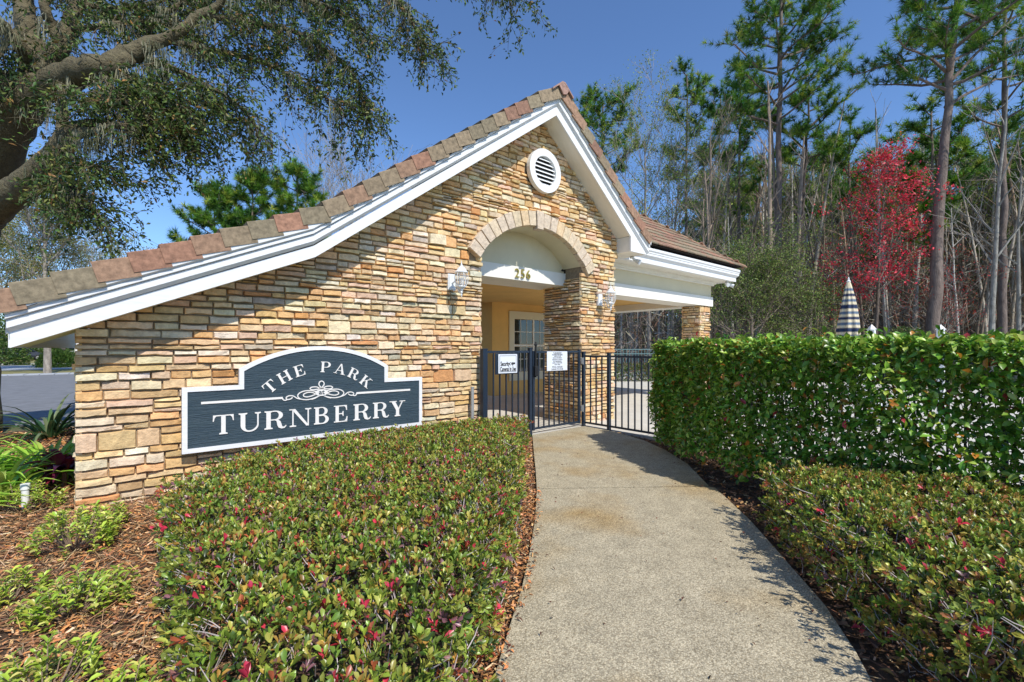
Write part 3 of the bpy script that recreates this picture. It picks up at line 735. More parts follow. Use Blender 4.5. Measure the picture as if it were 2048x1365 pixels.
def glyph(c):
    S, t = .2, .055
    if c == 'T': return [p for p in stemp(.36, S, st=False)]+[[(0, 1), (0, .945), (.92, .945), (.92, 1)], [(0, .95), (-.01, .68), (.03, .68), (.07, .86), (.15, .95)], [(.92, .95), (.93, .68), (.89, .68), (.85, .86), (.77, .95)]]
    if c == 'H': return stemp(.08, S)+stemp(.70, S)+[[(.28, .47), (.70, .47), (.70, .53), (.28, .53)]]
    if c == 'E': return stemp(.10, S, sb=False, st=False)+[[(0, 0), (.82, 0), (.82, t), (0, t)], [(0, 1-t), (.80, 1-t), (.80, 1), (0, 1)], [(.3, .475), (.58, .475), (.58, .53), (.3, .53)], [(.55, .35), (.59, .35), (.59, .65), (.55, .65), (.5, .53), (.5, .475)],
                     [(.64, 1-t), (.72, .87), (.76, .70), (.81, .70), (.80, 1-t)], [(.64, t), (.74, .14), (.79, .32), (.84, .32), (.82, t)]]
    if c == 'P': return stemp(.08, S)+[bowl(.26, .86, .44, 1, .19, .055)]
    if c == 'R': return stemp(.08, S)+[bowl(.26, .84, .47, 1, .19, .055), ('s', [(.48, .515), (.62, .49), (.72, .40), (.77, .25), (.80, .12), (.86, .06), (.93, .09), (.98, .16)], [(.48, .46), (.54, .42), (.56, .33), (.58, .18), (.64, .04), (.78, -.02), (.92, .0), (1.01, .12)])]
    if c == 'B': return stemp(.08, S)+[bowl(.26, .80, .5, 1, .18, .055), bowl(.26, .87, 0, .53, .2, .055)]
    if c == 'U':
        A, B = [], []
        for k in range(15):
            a = math.pi+math.pi*k/14; A.append((.50+.39*math.cos(a)+0, .34+.36*math.sin(a))); w_ = .2*(1-k/14)+.065*(k/14)
            B.append((.50+(.39-w_)*math.cos(a), .34+(.36-.07)*math.sin(a)))
        return stemp(.11, S, .33, 1, sb=False)+stemp(.825, .065, .33, 1, sb=False, o=.10)+[('s', A, B)]
    if c == 'N': return stemp(.12, .06, sb=True, st=False, o=.12)+[[(-.02, 1), (-.02, .945), (.12, .945), (.78, -.0), (.90, -.0), (.90, .02), (.26, 1)]]+stemp(.84, .06, sb=False, st=True, o=.12)
    if c == 'A': return [[(.08, .0), (.14, .0), (.50, .95), (.46, 1), (.43, 1)], [(.42, 1), (.53, 1), (.92, 0), (.70, 0)], [(.24, .30), (.70, .30), (.68, .36), (.26, .36)],
                     [(-.04, 0), (.28, 0), (.28, .05), (-.04, .05)], [(.58, 0), (1.02, 0), (1.02, .05), (.58, .05)]]
    if c == 'K': return stemp(.08, S)+[[(.28, .42), (.28, .34), (.80, .96), (.72, .96)], [(.42, .58), (.56, .66), (.96, .0), (.72, .0)], [(.58, 1), (.96, 1), (.96, .95), (.58, .95)], [(.62, 0), (1.04, 0), (1.04, .05), (.62, .05)]]
    if c == 'Y': return [[(.10, .97), (.34, .97), (.60, .45), (.42, .36)], [(.77, .97), (.84, .97), (.58, .42), (.52, .45)], [(-.02, 1), (.44, 1), (.44, .95), (-.02, .95)], [(.62, 1), (.99, 1), (.99, .95), (.62, .95)]]+stemp(.39, .2, 0, .46, st=False)
def letter(c, u, z, w_, h, rot=0, m=None, v=-.098):
    b = MB(); ca, sa = math.cos(rot), math.sin(rot)
    def T(p): x, y = (p[0]-.47)*w_, p[1]*h; return (u+x*ca-y*sa, z+x*sa+y*ca)
    for i, g in enumerate(glyph(c)):
        f = v-.007-i*.00035
        if g[0] == 's': b.strip([T(p) for p in g[1]], [T(p) for p in g[2]], f, v+.002)
        else: b.prism([T(p) for p in g], f, v+.002)
    return b.build('letter', m or ivory_m, sign)
for c, a, e in (('T', 1.058, 1.266), ('U', 1.286, 1.515), ('R', 1.545, 1.775), ('N', 1.806, 2.045), ('B', 2.078, 2.28), ('E', 2.312, 2.515), ('R', 2.555, 2.786), ('R', 2.812, 3.035), ('Y', 3.045, 3.275)):
    letter(c, (a+e)/2, .535, (e-a)*.98, .205)
ccu, ccz, rb_ = 2.172, .36, .80
for c, u in (('T', 1.668), ('H', 1.80), ('E', 1.952), ('P', 2.222), ('A', 2.375), ('R', 2.528), ('K', 2.668)):
    s_ = (u-ccu)/rb_*1.03; th = math.asin(max(-1, min(1, s_)))
    letter(c, ccu+rb_*math.sin(th), ccz+rb_*math.cos(th), .135, .128, -th)
# rules and scroll ornament
for a, e in ((.962, 1.742), (2.60, 3.352)):
    b = MB(); b.box((a, -.105, .868), (e, -.097, .892)); b.build('rule', ivory_m, sign)
orn = MB(); oc = (2.172, .915); K = .00058
def stroke(P, wd=.0125, lay=0, closed=False):
    n_ = len(P); A, B = [], []
    # Catmull-Rom smoothing
    Q = []
    for i in range(n_-1):
        p0, p1, p2, p3 = P[max(i-1, 0)], P[i], P[i+1], P[min(i+2, n_-1)]
        for k in range(5):
            t = k/5; Q.append(tuple(.5*((2*p1[j])+(-p0[j]+p2[j])*t+(2*p0[j]-5*p1[j]+4*p2[j]-p3[j])*t*t+(-p0[j]+3*p1[j]-3*p2[j]+p3[j])*t**3) for j in (0, 1)))
    Q.append(P[-1])
    for i, q in enumerate(Q):
        a, c = Q[max(i-1, 0)], Q[min(i+1, len(Q)-1)]; dx, dy = c[0]-a[0], c[1]-a[1]; l = math.hypot(dx, dy) or 1
        A.append((oc[0]+q[0]*K-dy/l*wd/2, oc[1]+q[1]*K+dx/l*wd/2)); B.append((oc[0]+q[0]*K+dy/l*wd/2, oc[1]+q[1]*K-dx/l*wd/2))
    orn.strip(A, B, -.1045-lay*.0003, -.097)
for s_ in (1, -1):
    for j, P in enumerate([[(100, 25), (200, 50), (330, 52), (430, 15), (465, -45), (410, -105), (290, -128), (170, -112), (60, -75), (0, -60)],
              [(110, -25), (180, 10), (270, 18), (345, -10), (350, -52), (290, -72), (210, -62), (130, -35), (90, -45)],
              [(110, -25), (60, -60), (120, -105), (200, -128)],
              [(400, -110), (480, -85), (550, -35), (630, -28), (680, -60), (660, -98), (600, -92), (560, -62)],
              [(660, -98), (700, -112), (740, -92), (735, -70)], [(20, 75), (90, 120), (190, 122), (228, 92), (180, 68), (90, 72), (20, 85)]]):
        stroke([(x*s_, y) for x, y in P], .0115, j+(6 if s_ < 0 else 0))
stroke([(0, 95), (-50, 160), (-42, 215), (0, 238), (42, 215), (50, 160), (0, 95)], .012, 13)
orn.build('scroll_ornament', ivory_m, sign)
b = MB(); b.prism([(oc[0]+.073*math.cos(2*math.pi*i/28), oc[1]+.040*math.sin(2*math.pi*i/28)) for i in range(28)], -.112, -.097); med = b.build('medallion', ivory_m, sign)
text_obj('at', .082, board_m, (oc[0], -.114, oc[1]+.006), med, 'lettering', ext=.001, sx=1.1, bev=.0012)

# ================================================================== LANTERNS
def lantern(u, z, label):
    L0 = empty('wall_lantern', (u, 0, z), label, 'lantern', 'lanterns either side of the entry arch')
    b = MB(); b.box((u-.065, -.012, z-.12), (u+.065, .03, z+.12)); b.box((u-.052, -.026, z-.106), (u+.052, -.0125, z+.106)); b.build('backplate', lampw_m, L0)
    d = -.27
    b = MB(); b.tube([(u, -.02, z-.02), (u, -.10, z-.0), (u, -.17, z-.06), (u, -.19, z-.15), (u, -.235, z-.185), (u, d, z-.16)], .011, 6)
    b.tube([(u, -.02, z-.07), (u, -.07, z-.14), (u, -.12, z-.13), (u, -.13, z-.09), (u, -.10, z-.08)], .007, 5); b.build('arm', lampw_m, L0)
    c = (u, d, z)
    b = MB(); b.lathe([(.096, .105), (.098, .112), (.075, .135), (.058, .165), (.040, .185), (.028, .192), (.024, .205), (.012, .212), (.016, .222), (.007, .24), (.004, .275), (.001, .285)], c, 16); b.build('cap', lampw_m, L0)
    b = MB(); b.lathe([(.068, .10), (.082, .07), (.086, .02), (.078, -.04), (.058, -.085)], c, 16); g = b.build('glass', lens_m, L0)
    for k in range(6):
        a = math.pi/3*k+.3; b = MB(); b.tube([(u+r*math.cos(a), d+r*math.sin(a), z+h) for r, h in ((.082, .108), (.094, .07), (.098, .02), (.090, -.04), (.064, -.09), (.050, -.10))], .0055, 4); b.build('rib', lampw_m, L0)
    b = MB(); b.lathe([(.062, -.088), (.066, -.098), (.050, -.115), (.030, -.13), (.026, -.15), (.014, -.165), (.020, -.18), (.011, -.20), (.013, -.215), (.004, -.245)], c, 14); b.build('base', lampw_m, L0)
    for k in range(3):
        a = 2.1*k; b = MB(); b.tube([(u+.022*math.cos(a), d+.022*math.sin(a), z-.09), (u+.022*math.cos(a), d+.022*math.sin(a), z+.03)], .008, 6); b.build('candle', pvc_m, L0)
lantern(4.085, 2.44, 'white wall lantern on the stone left of the entry arch')
lantern(7.545, 2.415, 'white wall lantern on the pier right of the entry arch')
# floodlights
def flood(c, n_, label):
    f = empty('floodlight', c, label, 'floodlight', 'floodlights under the white cornices')
    b = MB(); b.lathe([(.05, 0), (.05, .015), (.02, .03)], (c[0], c[1], c[2]-.03), 10); b.build('mount', lampw_m, f)
    for k in range(n_):
        s_ = (k*2-1)*.09 if n_ == 2 else .05
        b = MB(); b.tube([(c[0]+s_*.2, c[1], c[2]-.03), (c[0]+s_, c[1]-.02, c[2]-.06), (c[0]+s_*1.6, c[1]-.08, c[2]-.10), (c[0]+s_*1.8, c[1]-.13, c[2]-.125)], [.014, .03, .05, .058], 10); b.build('lamp_head', lampw_m, f)
flood((13.72, .34, 3.383), 2, 'twin floodlight under the far corner of the canopy cornice')
flood((8.60, -.02, 3.395), 1, 'single floodlight under the boxed end of the gable cornice')
# conduit stub by the wall
b = MB(); b.tube([(4.425, -.06, -.05), (4.425, -.06, .845)], .027, 10); b.tube([(4.425, -.06, .845), (4.425, -.06, .86)], .031, 10)
tag(b.build('conduit', grey_m), 'grey conduit stub standing by the wall left of the fence', 'pipe')

# ================================================================== FENCES AND GATE
def post(p, x, y, h, w_=.058, name='post', z0=-.02):
    b = MB(); b.bbox((x-w_/2, y-w_/2, z0), (x+w_/2, y+w_/2, h), .004); o = b.build(name, navy_m, p)
    b = MB(); e = w_/2+.005; b.bbox((x-e, y-e, h+.0005), (x+e, y+e, h+.02), .004); b.build('post_cap', navy_m, o); return o
def rail(p, a, c, w_=.03, name='rail', m=None):
    b = MB(); b.box((min(a[0], c[0])-(.0 if a[0] != c[0] else w_/2), min(a[1], c[1])-(0 if a[1] != c[1] else w_/2), a[2]), (max(a[0], c[0])+(0 if a[0] != c[0] else w_/2), max(a[1], c[1])+(0 if a[1] != c[1] else w_/2), c[2]))
    return b.build(name, m or navy_m, p)
pick_me = {}
def picket(p, x, y, z0, z1, m=None, w_=.020):
    key = (round(z1-z0, 3), w_, m or 0)
    if key not in pick_me: b = MB(); b.box((-w_/2, -w_/2, 0), (w_/2, w_/2, z1-z0)); pick_me[key] = b.mesh('picket', m or navy_m)
    o = link('picket', pick_me[key]); o.location = (x, y, z0); o.parent = p
    o.matrix_parent_inverse = Matrix.Translation(p.location).inverted(); return o
FV = -.12
f1 = empty('metal_fence', (5.1, FV, 0), 'short navy fence panel between the wall and the gate', 'fence')
post(f1, 4.60, FV, 1.425, .085); post(f1, 5.565, FV, 1.44, .06)
rail(f1, (4.643, FV, 1.375), (5.534, FV, 1.41)); rail(f1, (4.643, FV, .10), (5.534, FV, .135))
for k in range(7): picket(f1, 4.656+k*.13, FV, .136, 1.374)
gate = empty('metal_gate', (6.2, FV, 0), 'navy metal walk gate with latch post hung in the entry', 'gate')
for x in (5.64, 6.80):
    b = MB(); b.bbox((x-.022, FV-.022, .055), (x+.022, FV+.022, 1.405 if x < 6 else 1.43), .003); b.build('stile', navy_m, gate)
rail(gate, (5.663, FV, 1.372), (6.777, FV, 1.404)); rail(gate, (5.663, FV, .07), (6.777, FV, .102))
for k in range(9): picket(gate, 5.763+k*.1265, FV, .103, 1.371)
b = MB(); b.tube([(5.655, FV-.045, .96), (5.655, FV-.045, 1.49)], .017, 10); b.lathe([(.017, 0), (.026, .01), (.028, .03), (.018, .045), (.02, .055), (.008, .07)], (5.655, FV-.045, 1.49), 10); b.bbox((5.62, FV-.075, .98), (5.70, FV-.022, 1.15), .006); b.build('latch', black_m, gate)
for z in (.28, 1.16):
    b = MB(); b.bbox((6.82, FV-.05, z), (6.865, FV-.0225, z+.11), .004); b.tube([(6.842, FV-.058, z-.01), (6.842, FV-.058, z+.12)], .010, 8); b.build('hinge', grey_m, gate)
f2 = empty('metal_fence', (6.9, -.8, 0), 'navy picket fence running from the gate behind the hedge', 'fence')
post(f2, 6.89, FV-.03, 1.37)
pv = [-.73, -3.12, -5.5, -7.9]
for v in pv: post(f2, 6.9, v, 1.345)
segs = [(-.18, -.70)]+[(a-.03, c+.03) for a, c in zip(pv, pv[1:])]
for a, c in segs:
    rail(f2, (6.9, a, 1.29), (6.9, c, 1.322)); rail(f2, (6.9, a, .055), (6.9, c, .087))
    k = int(abs(c-a)/.131); st_ = (abs(c-a)-(k-1)*.131)/2 if k > 3 else .13
    y = a-st_
    while y > c+.03: picket(f2, 6.9, y, .088, 1.289); y -= .131
# plates on fence and gate
p1 = empty('notice_sign', (5.05, -.16, 1.2), 'small white security notice on a navy backing fixed to the fence panel', 'sign')
b = MB(); b.bbox((4.80, -.155, 1.035), (5.26, -.139, 1.372), .003); b.build('backing', navy_m, p1)
b = MB(); b.bbox((4.853, -.166, 1.05), (5.245, -.1565, 1.355), .003); b.build('plate', plate_m, p1)
b = MB(); A = [(4.875, 1.072), (5.222, 1.072), (5.222, 1.333), (4.875, 1.333), (4.875, 1.072)]; B = [(4.881, 1.078), (5.216, 1.078), (5.216, 1.327), (4.881, 1.327), (4.881, 1.078)]; b.strip(A, B, -.1672, -.1655); b.build('border', navy_m, p1)
text_obj('Security', .10, black_m, (4.985, -.167, 1.20), p1, 'lettering', sx=.56, ext=.0008, bev=.0022)
text_obj('Cameras In Use', .10, black_m, (5.048, -.167, 1.115), p1, 'lettering', sx=.50, ext=.0008, bev=.0022)
b = MB(); b.strip([(5.10+.024*math.cos(a/3), 1.20+.024*math.sin(a/3)) for a in range(20)], [(5.10+.014*math.cos(a/3), 1.20+.017*math.sin(a/3)) for a in range(20)], -.1678, -.166)
b.prism([(5.128, 1.185), (5.165, 1.185), (5.165, 1.223), (5.128, 1.223)], -.1678, -.166); b.prism([(5.166, 1.195), (5.196, 1.19), (5.196, 1.222), (5.166, 1.218)], -.1676, -.166); b.prism([(5.14, 1.165), (5.152, 1.165), (5.152, 1.1849), (5.14, 1.1849)], -.1676, -.166); b.build('camera_symbol', black_m, p1)
p2 = empty('notice_sign', (6.19, -.15, 1.2), 'white notice of pool rules and hours wired to the gate', 'sign')
b = MB(); b.bbox((5.94, -.149, 1.055), (6.45, -.139, 1.395), .002); b.build('plate', plate_m, p2)
for s_, z, sz in (('TURNBERRY', 1.365, .040), ('HOMEOWNERS', 1.335, .040), ('ASSOCIATION', 1.308, .028), ('PRIVATE PROPERTY', 1.278, .028), ('RESIDENTS & GUESTS', 1.248, .028), ('NO TRESPASSING', 1.218, .028), ('SWIM AT OWN RISK', 1.19, .028), ('POOL AREA', 1.162, .028), ('POOL HOURS', 1.118, .044), ('DAWN TO DUSK', 1.08, .040)):
    text_obj(s_, sz, black_m, (6.195, -.1495, z), p2, 'lettering', ext=.0006, sx=.95, bev=.0004)

# ================================================================== far fence, deck things
ff = empty('metal_fence', at(1260, 698, 21.0).to_3d(), 'pale green picket fence along the far edge of the pool deck', 'fence')
fa, fb_ = at(1120, 697, 21.2), at(2350, 697, 21.2)
fa.z = fb_.z = 0; dv = (fb_-fa); Lf = dv.length; dv.normalize(); sv = Vector((-dv.y, dv.x, 0))
def bar(p, q, w_, h, name, m):
    d = (q-p); l = d.length; d.normalize(); s_ = Vector((-d.y, d.x, 0))*w_/2; b = MB(); vsx = []
    for x in (p, q): vsx += [x-s_, x+s_, x+s_+Vector((0, 0, h)), x-s_+Vector((0, 0, h))]
    b.add(vsx, [(0, 1, 2, 3), (7, 6, 5, 4)]+[(i, (i+1) % 4, (i+1) % 4+4, i+4) for i in range(4)]); return b.build(name, m, ff)
for z in (.15, 1.18, 1.38): bar(fa+Vector((0, 0, z)), fb_+Vector((0, 0, z)), .03, .035, 'rail', green_m)
np_ = int(Lf/.14); k = 0; pm = MB(); pm.box((-.01, -.01, .1), (.01, .01, 1.38)); pm_me = pm.mesh('picket', green_m); pst = MB(); pst.box((-.035, -.035, 0), (.035, .035, 1.45)); pst_me = pst.mesh('post', green_m)
rest_p = MB()
for i in range(np_):
    p = fa+dv*(i*.14)
    if i % 17 == 0: o = link('post', pst_me)
    elif k < 290: o = link('picket', pm_me); k += 1
    else: rest_p.box((p.x-.01, p.y-.01, .1), (p.x+.01, p.y+.01, 1.38)); continue
    o.location = p; o.parent = ff; o.matrix_parent_inverse = Matrix.Translation(ff.location).inverted()
if rest_p.v: tag(rest_p.build('far_pickets', green_m, ff), kind='stuff')
# closed striped umbrella
uc = at(1697, 697, 8.6); uc.z = 0
um = empty('patio_umbrella', uc, 'closed cream patio umbrella with navy stripes beyond the hedge', 'umbrella')
b = MB(); b.tube([uc+Vector((0, 0, 0)), uc+Vector((0, 0, 2.72))], .02, 8); b.lathe([(.25, 0), (.25, .06), (.05, .09), (.03, .25)], uc, 16); b.build('pole', white_m, um)
b = MB(); nA, nZ = 48, 44; vsx, cc = [], []
for j in range(nZ+1):
    t = j/nZ; z = 2.69-1.13*t; r = .028+.135*min(1, (t*1.25))**.75*(1 if t < .9 else 1-.25*(t-.9)/.1)
    for i in range(nA):
        a = 2*math.pi*i/nA; f = 1+.17*math.sin(8*a)*min(1, t*4)+.05*math.sin(5*a+6*t)
        vsx.append((uc.x+r*f*math.cos(a), uc.y+r*f*math.sin(a), z))
        ph = (t*5.2) % 1; cc.append((.02, .035, .085) if (t > .06 and ph < .27) else (.12, .17, .24) if (t > .06 and .5 < ph < .72) else (.72, .62, .42))
b.v = vsx; b.c = cc; b.f = [(j*nA+i, j*nA+(i+1) % nA, (j+1)*nA+(i+1) % nA, (j+1)*nA+i) for j in range(nZ) for i in range(nA)]
fab_m = mat('canopy_fabric', attr=True, rough=.85)
b.build('canopy', fab_m, um, smooth=True)
b = MB(); b.lathe([(.03, 0), (.035, .02), (.012, .05), (.014, .07), (.004, .10)], (uc.x, uc.y, 2.69), 12); b.build('finial', white_m, um)
# striped lounge cushion rolls beside it
cp_ = at(1722, 697, 8.3); cp_.z = 0
ch = empty('lounge_chair', cp_, 'navy and white striped chair back showing above the hedge', 'chair')
b = MB(); b.box((cp_.x-.25, cp_.y-.03, 0), (cp_.x-.21, cp_.y+.01, 1.5)); b.box((cp_.x+.21, cp_.y-.03, 0), (cp_.x+.25, cp_.y+.01, 1.5)); b.box((cp_.x-.25, cp_.y-.5, .42), (cp_.x+.25, cp_.y-.031, .46)); b.box((cp_.x-.25, cp_.y-.5, 0), (cp_.x-.21, cp_.y-.46, .419)); b.box((cp_.x+.21, cp_.y-.5, 0), (cp_.x+.25, cp_.y-.46, .419)); b.build('frame', white_m, ch)
b = MB(); P = []
for i in range(25):
    x = -.27+.54*i/24
    for j in range(9):
        a = -math.pi/2+math.pi*j/8
        b.v.append((cp_.x+x, cp_.y-.06-.045*math.cos(a), 1.30+.34*(j/8)+.03*math.sin(a*2)-.05*(abs(x)/.27)**3)); b.c.append((.03, .045, .11) if i % 4 < 2 else (.75, .75, .72))
b.f = [(i*9+j, i*9+j+1, (i+1)*9+j+1, (i+1)*9+j) for i in range(24) for j in range(8)]
b.build('cushion', fab_m, ch, smooth=True)
for px, lab, arm in ((1743, 'white capped post just right of the striped umbrella', 0), (1881, 'white capped post with a small arm, right of the red tree', 1)):
    p = at(px, 697, 7.9); p.z = 0; po = empty('white_post', p, lab, 'post')
    b = MB(); b.bbox((p.x-.05, p.y-.05, 0), (p.x+.05, p.y+.05, 1.77), .004); b.build('shaft', pvc_m, po)
    b = MB(); b.lathe([(.072, 0), (.072, .015), (.055, .02), (.055, .03), (.004, .09)], (p.x, p.y, 1.7705), 4); b.build('cap', pvc_m, po)
    if arm: b = MB(); b.tube([(p.x+.05, p.y, 1.64), (p.x+.16, p.y-.02, 1.66), (p.x+.20, p.y-.02, 1.60)], .012, 6); b.build('arm', grey_m, po)

# ================================================================== SHRUBS
def inpoly(P, x, y):
    c = np.zeros(len(x), bool); n_ = len(P)
    for i in range(n_):
        x0, y0 = P[i]; x1, y1 = P[(i+1) % n_]
        m_ = ((y0 > y) != (y1 > y)); xx = (x1-x0)*(y-y0)/((y1-y0) or 1e-9)+x0; c ^= m_ & (x < xx)
    return c
def pdist(P, x, y):
    d = np.full(len(x), 1e9)
    for i in range(len(P)):
        a = np.array(P[i]); e = np.array(P[(i+1) % len(P)]); ab = e-a
        t = np.clip(((x-a[0])*ab[0]+(y-a[1])*ab[1])/(ab@ab), 0, 1); d = np.minimum(d, np.hypot(x-a[0]-t*ab[0], y-a[1]-t*ab[1]))
    return d
def smooth_noise(x, y, f, seed=0):
    return (np.sin(x*f+seed)*np.cos(y*f*1.13+seed*2)+.6*np.sin(x*f*2.1+y*f*1.7+seed)+.4*np.cos(x*f*3.7-y*f*2.9+seed))/2
def low_shrub(root, P, h, ntips, nside, pal, wts, leaf, near, seed, zb=-.03, hbump=.03, nin=9000, ntw=2600):
    xs = np.array([p[0] for p in P]); ys = np.array([p[1] for p in P])
    x = NR.uniform(xs.min()-.1, xs.max()+.1, ntips*4); y = NR.uniform(ys.min()-.1, ys.max()+.1, ntips*4)
    k = inpoly(P, x, y); x, y = x[k][:ntips], y[k][:ntips]
    # nearer ground gets more tips
    d = pdist(P, x, y); H = h*(1-np.exp(-(d+.02)/.07))+hbump*smooth_noise(x, y, 5, seed)+.012*smooth_noise(x, y, 17, seed)
    z = H-NR.exponential(.022, len(x))
    T = np.stack([x, y, z], 1); Nn = np.stack([NR.normal(0, .35, len(x)), NR.normal(0, .35, len(x)), np.ones(len(x))], 1)
    # side tips
    n_ = len(P); seg = NR.integers(0, n_, nside); t = NR.random(nside); a = np.array(P)[seg]; e = np.array(P)[(seg+1) % n_]
    ln = np.linalg.norm(e-a, axis=1); keep = NR.random(nside) < ln/ln.max(); a, e, t, ln = a[keep], e[keep], t[keep], ln[keep]
    q = a+(e-a)*t[:, None]; nrm = np.stack([(e-a)[:, 1], -(e-a)[:, 0]], 1)/ln[:, None]
    area = sum(P[i][0]*P[(i+1) % n_][1]-P[(i+1) % n_][0]*P[i][1] for i in range(n_)); nrm *= 1 if area > 0 else -1
    zz = zb+NR.random(len(q))**.8*(h-zb)*.98; q = q+nrm*(NR.normal(0, .035, (len(q), 1))+.03*smooth_noise(q[:, 0], q[:, 1], 9, seed)[:, None])
    T2 = np.column_stack([q, zz]); N2 = np.column_stack([nrm+NR.normal(0, .35, nrm.shape), NR.uniform(.1, .9, len(q))])
    T = np.concatenate([T, T2]); Nn = unit(np.concatenate([Nn, N2]))
    gapm = smooth_noise(T[:, 0]*1.3, T[:, 1]*1.3+T[:, 2]*2, 6.3, seed+2)+.5*smooth_noise(T[:, 0], T[:, 1]+T[:, 2], 19, seed+5)
    bare = (gapm > .78) & (NR.random(len(T)) < .75); TB, NB = T[bare], Nn[bare]; T, Nn = T[~bare], Nn[~bare]; n = len(T); W = 7
    rnd = unit(NR.normal(size=(n, 3))); A1 = unit(np.cross(Nn, rnd)); A2 = np.cross(Nn, A1)
    Ps, Ds, Us = [], [], []
    for k_ in range(W):
        ang = 2.4*k_+NR.uniform(0, .6, n); tilt = NR.uniform(.15, 1.15, n)*(.6+.1*k_)
        rd = A1*np.cos(ang)[:, None]+A2*np.sin(ang)[:, None]
        D = unit(rd*np.sin(tilt)[:, None]+Nn*np.cos(tilt)[:, None]); Ps.append(T+rd*.004-Nn*(.010*k_)[..., None] if False else T+rd*.004-Nn*.006*k_)
        Ds.append(D); Us.append(unit(Nn*1.0-rd*.6+NR.normal(0, .3, (n, 3))))
    Pp, D, U = map(np.concatenate, (Ps, Ds, Us)); L = NR.uniform(.7, 1.15, len(Pp))*leaf; Wd = L*NR.uniform(.4, .55, len(Pp))
    tipc = palette(n, pal, wts); C = np.tile(tipc, (W, 1))*(1+NR.normal(0, .15, (len(Pp), 1)))
    odd = NR.random(len(Pp)) < .28; C[odd] = palette(odd.sum(), pal, wts)
    add_leaves(root, Pp, D, U, L, Wd, np.clip(C, .003, .9), leaf_m, near=near)
    # inner leaves in darker colours: shade inside the shrub painted in, for depth
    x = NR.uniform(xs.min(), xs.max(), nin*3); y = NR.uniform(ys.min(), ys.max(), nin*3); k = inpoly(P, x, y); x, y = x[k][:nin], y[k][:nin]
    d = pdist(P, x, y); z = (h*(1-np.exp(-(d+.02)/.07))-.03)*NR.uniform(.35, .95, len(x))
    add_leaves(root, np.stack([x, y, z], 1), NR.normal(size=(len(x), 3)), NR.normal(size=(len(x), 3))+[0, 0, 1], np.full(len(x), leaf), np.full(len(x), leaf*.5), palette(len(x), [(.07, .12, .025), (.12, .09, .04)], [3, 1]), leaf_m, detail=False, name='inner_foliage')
    tw = MB(); j = NR.choice(n, ntw)
    src_ = [(T[i], Nn[i]) for i in j]+[(TB[i], NB[i]) for i in range(len(TB)) for _ in range(2)]
    for t_, n__ in src_:
        p = Vector(t_)+Vector((R.uniform(-.02, .02), R.uniform(-.02, .02), 0)); nn = (Vector(n__)+Vector((R.uniform(-.5, .5), R.uniform(-.5, .5), 0))).normalized(); o_ = Vector((R.uniform(-.06, .06), R.uniform(-.06, .06), 0)); m_ = p-nn*.035+o_*.35+Vector((0, 0, -.015)); q_ = p-nn*.07+o_*.6+Vector((R.uniform(-.02, .02), R.uniform(-.02, .02), -.03))
        if q_.z < zb: q_.z = zb
        g = R.uniform(.6, 1.3); tw.tube([q_, m_, p+nn*R.uniform(-.01, .02)], [.0024, .0019, .0012], 3, (.46*g, .39*g, .37*g), cap=False)
    tag(tw.build('twigs', twig_m, root), kind='stuff')
HP = [(.17, .26, .035), (.27, .34, .05), (.42, .42, .08), (.46, .28, .06), (.46, .12, .05), (.68, .05, .09), (.30, .14, .14), (.07, .12, .025)]
BP = [(.60, -1.50), (.86, -1.02), (1.2, -.72), (1.7, -.42), (2.3, -.30), (3.1, -.28), (3.9, -.34), (4.6, -.45), (5.0, -.62), (4.68, -.96), (4.18, -1.38), (3.62, -2.04), (3.1, -2.66), (2.60, -3.18), (2.08, -3.70), (1.74, -4.02), (1.32, -4.39), (1.02, -4.66), (.8, -4.95), (.50, -4.75), (.51, -4.1), (.55, -3.5), (.58, -2.6)]
sh1 = empty('low_shrub', (2.2, -2.2, 0), 'broad clipped shrub bed with red-flecked leaves between the sign and the path', 'shrub')
low_shrub(sh1, BP, .455, 8600, 5000, HP, [6.5, 6, 5.5, 2.4, 1.2, .8, 1.3, 2.0], .037, 300, 1.0, nin=14000, ntw=4200)
sh2 = empty('low_shrub', (3.8, -5.6, 0), 'low bronze-tipped shrub mass along the right side of the path', 'shrub')
RP = [(4.45, -4.26), (5.15, -4.5), (5.35, -5.4), (5.6, -6.8), (3.2, -7.4), (2.35, -6.4), (2.62, -5.88), (2.85, -5.62), (3.2, -5.27), (3.55, -4.93), (4.0, -4.56)]
low_shrub(sh2, RP, .50, 6400, 4600, HP+[(.50, .38, .07), (.52, .22, .09)], [8, 7, 6, 2.2, .6, .6, .8, 3, 2.2, 1.2], .036, 300, 2.3, hbump=.045, ntw=3600)

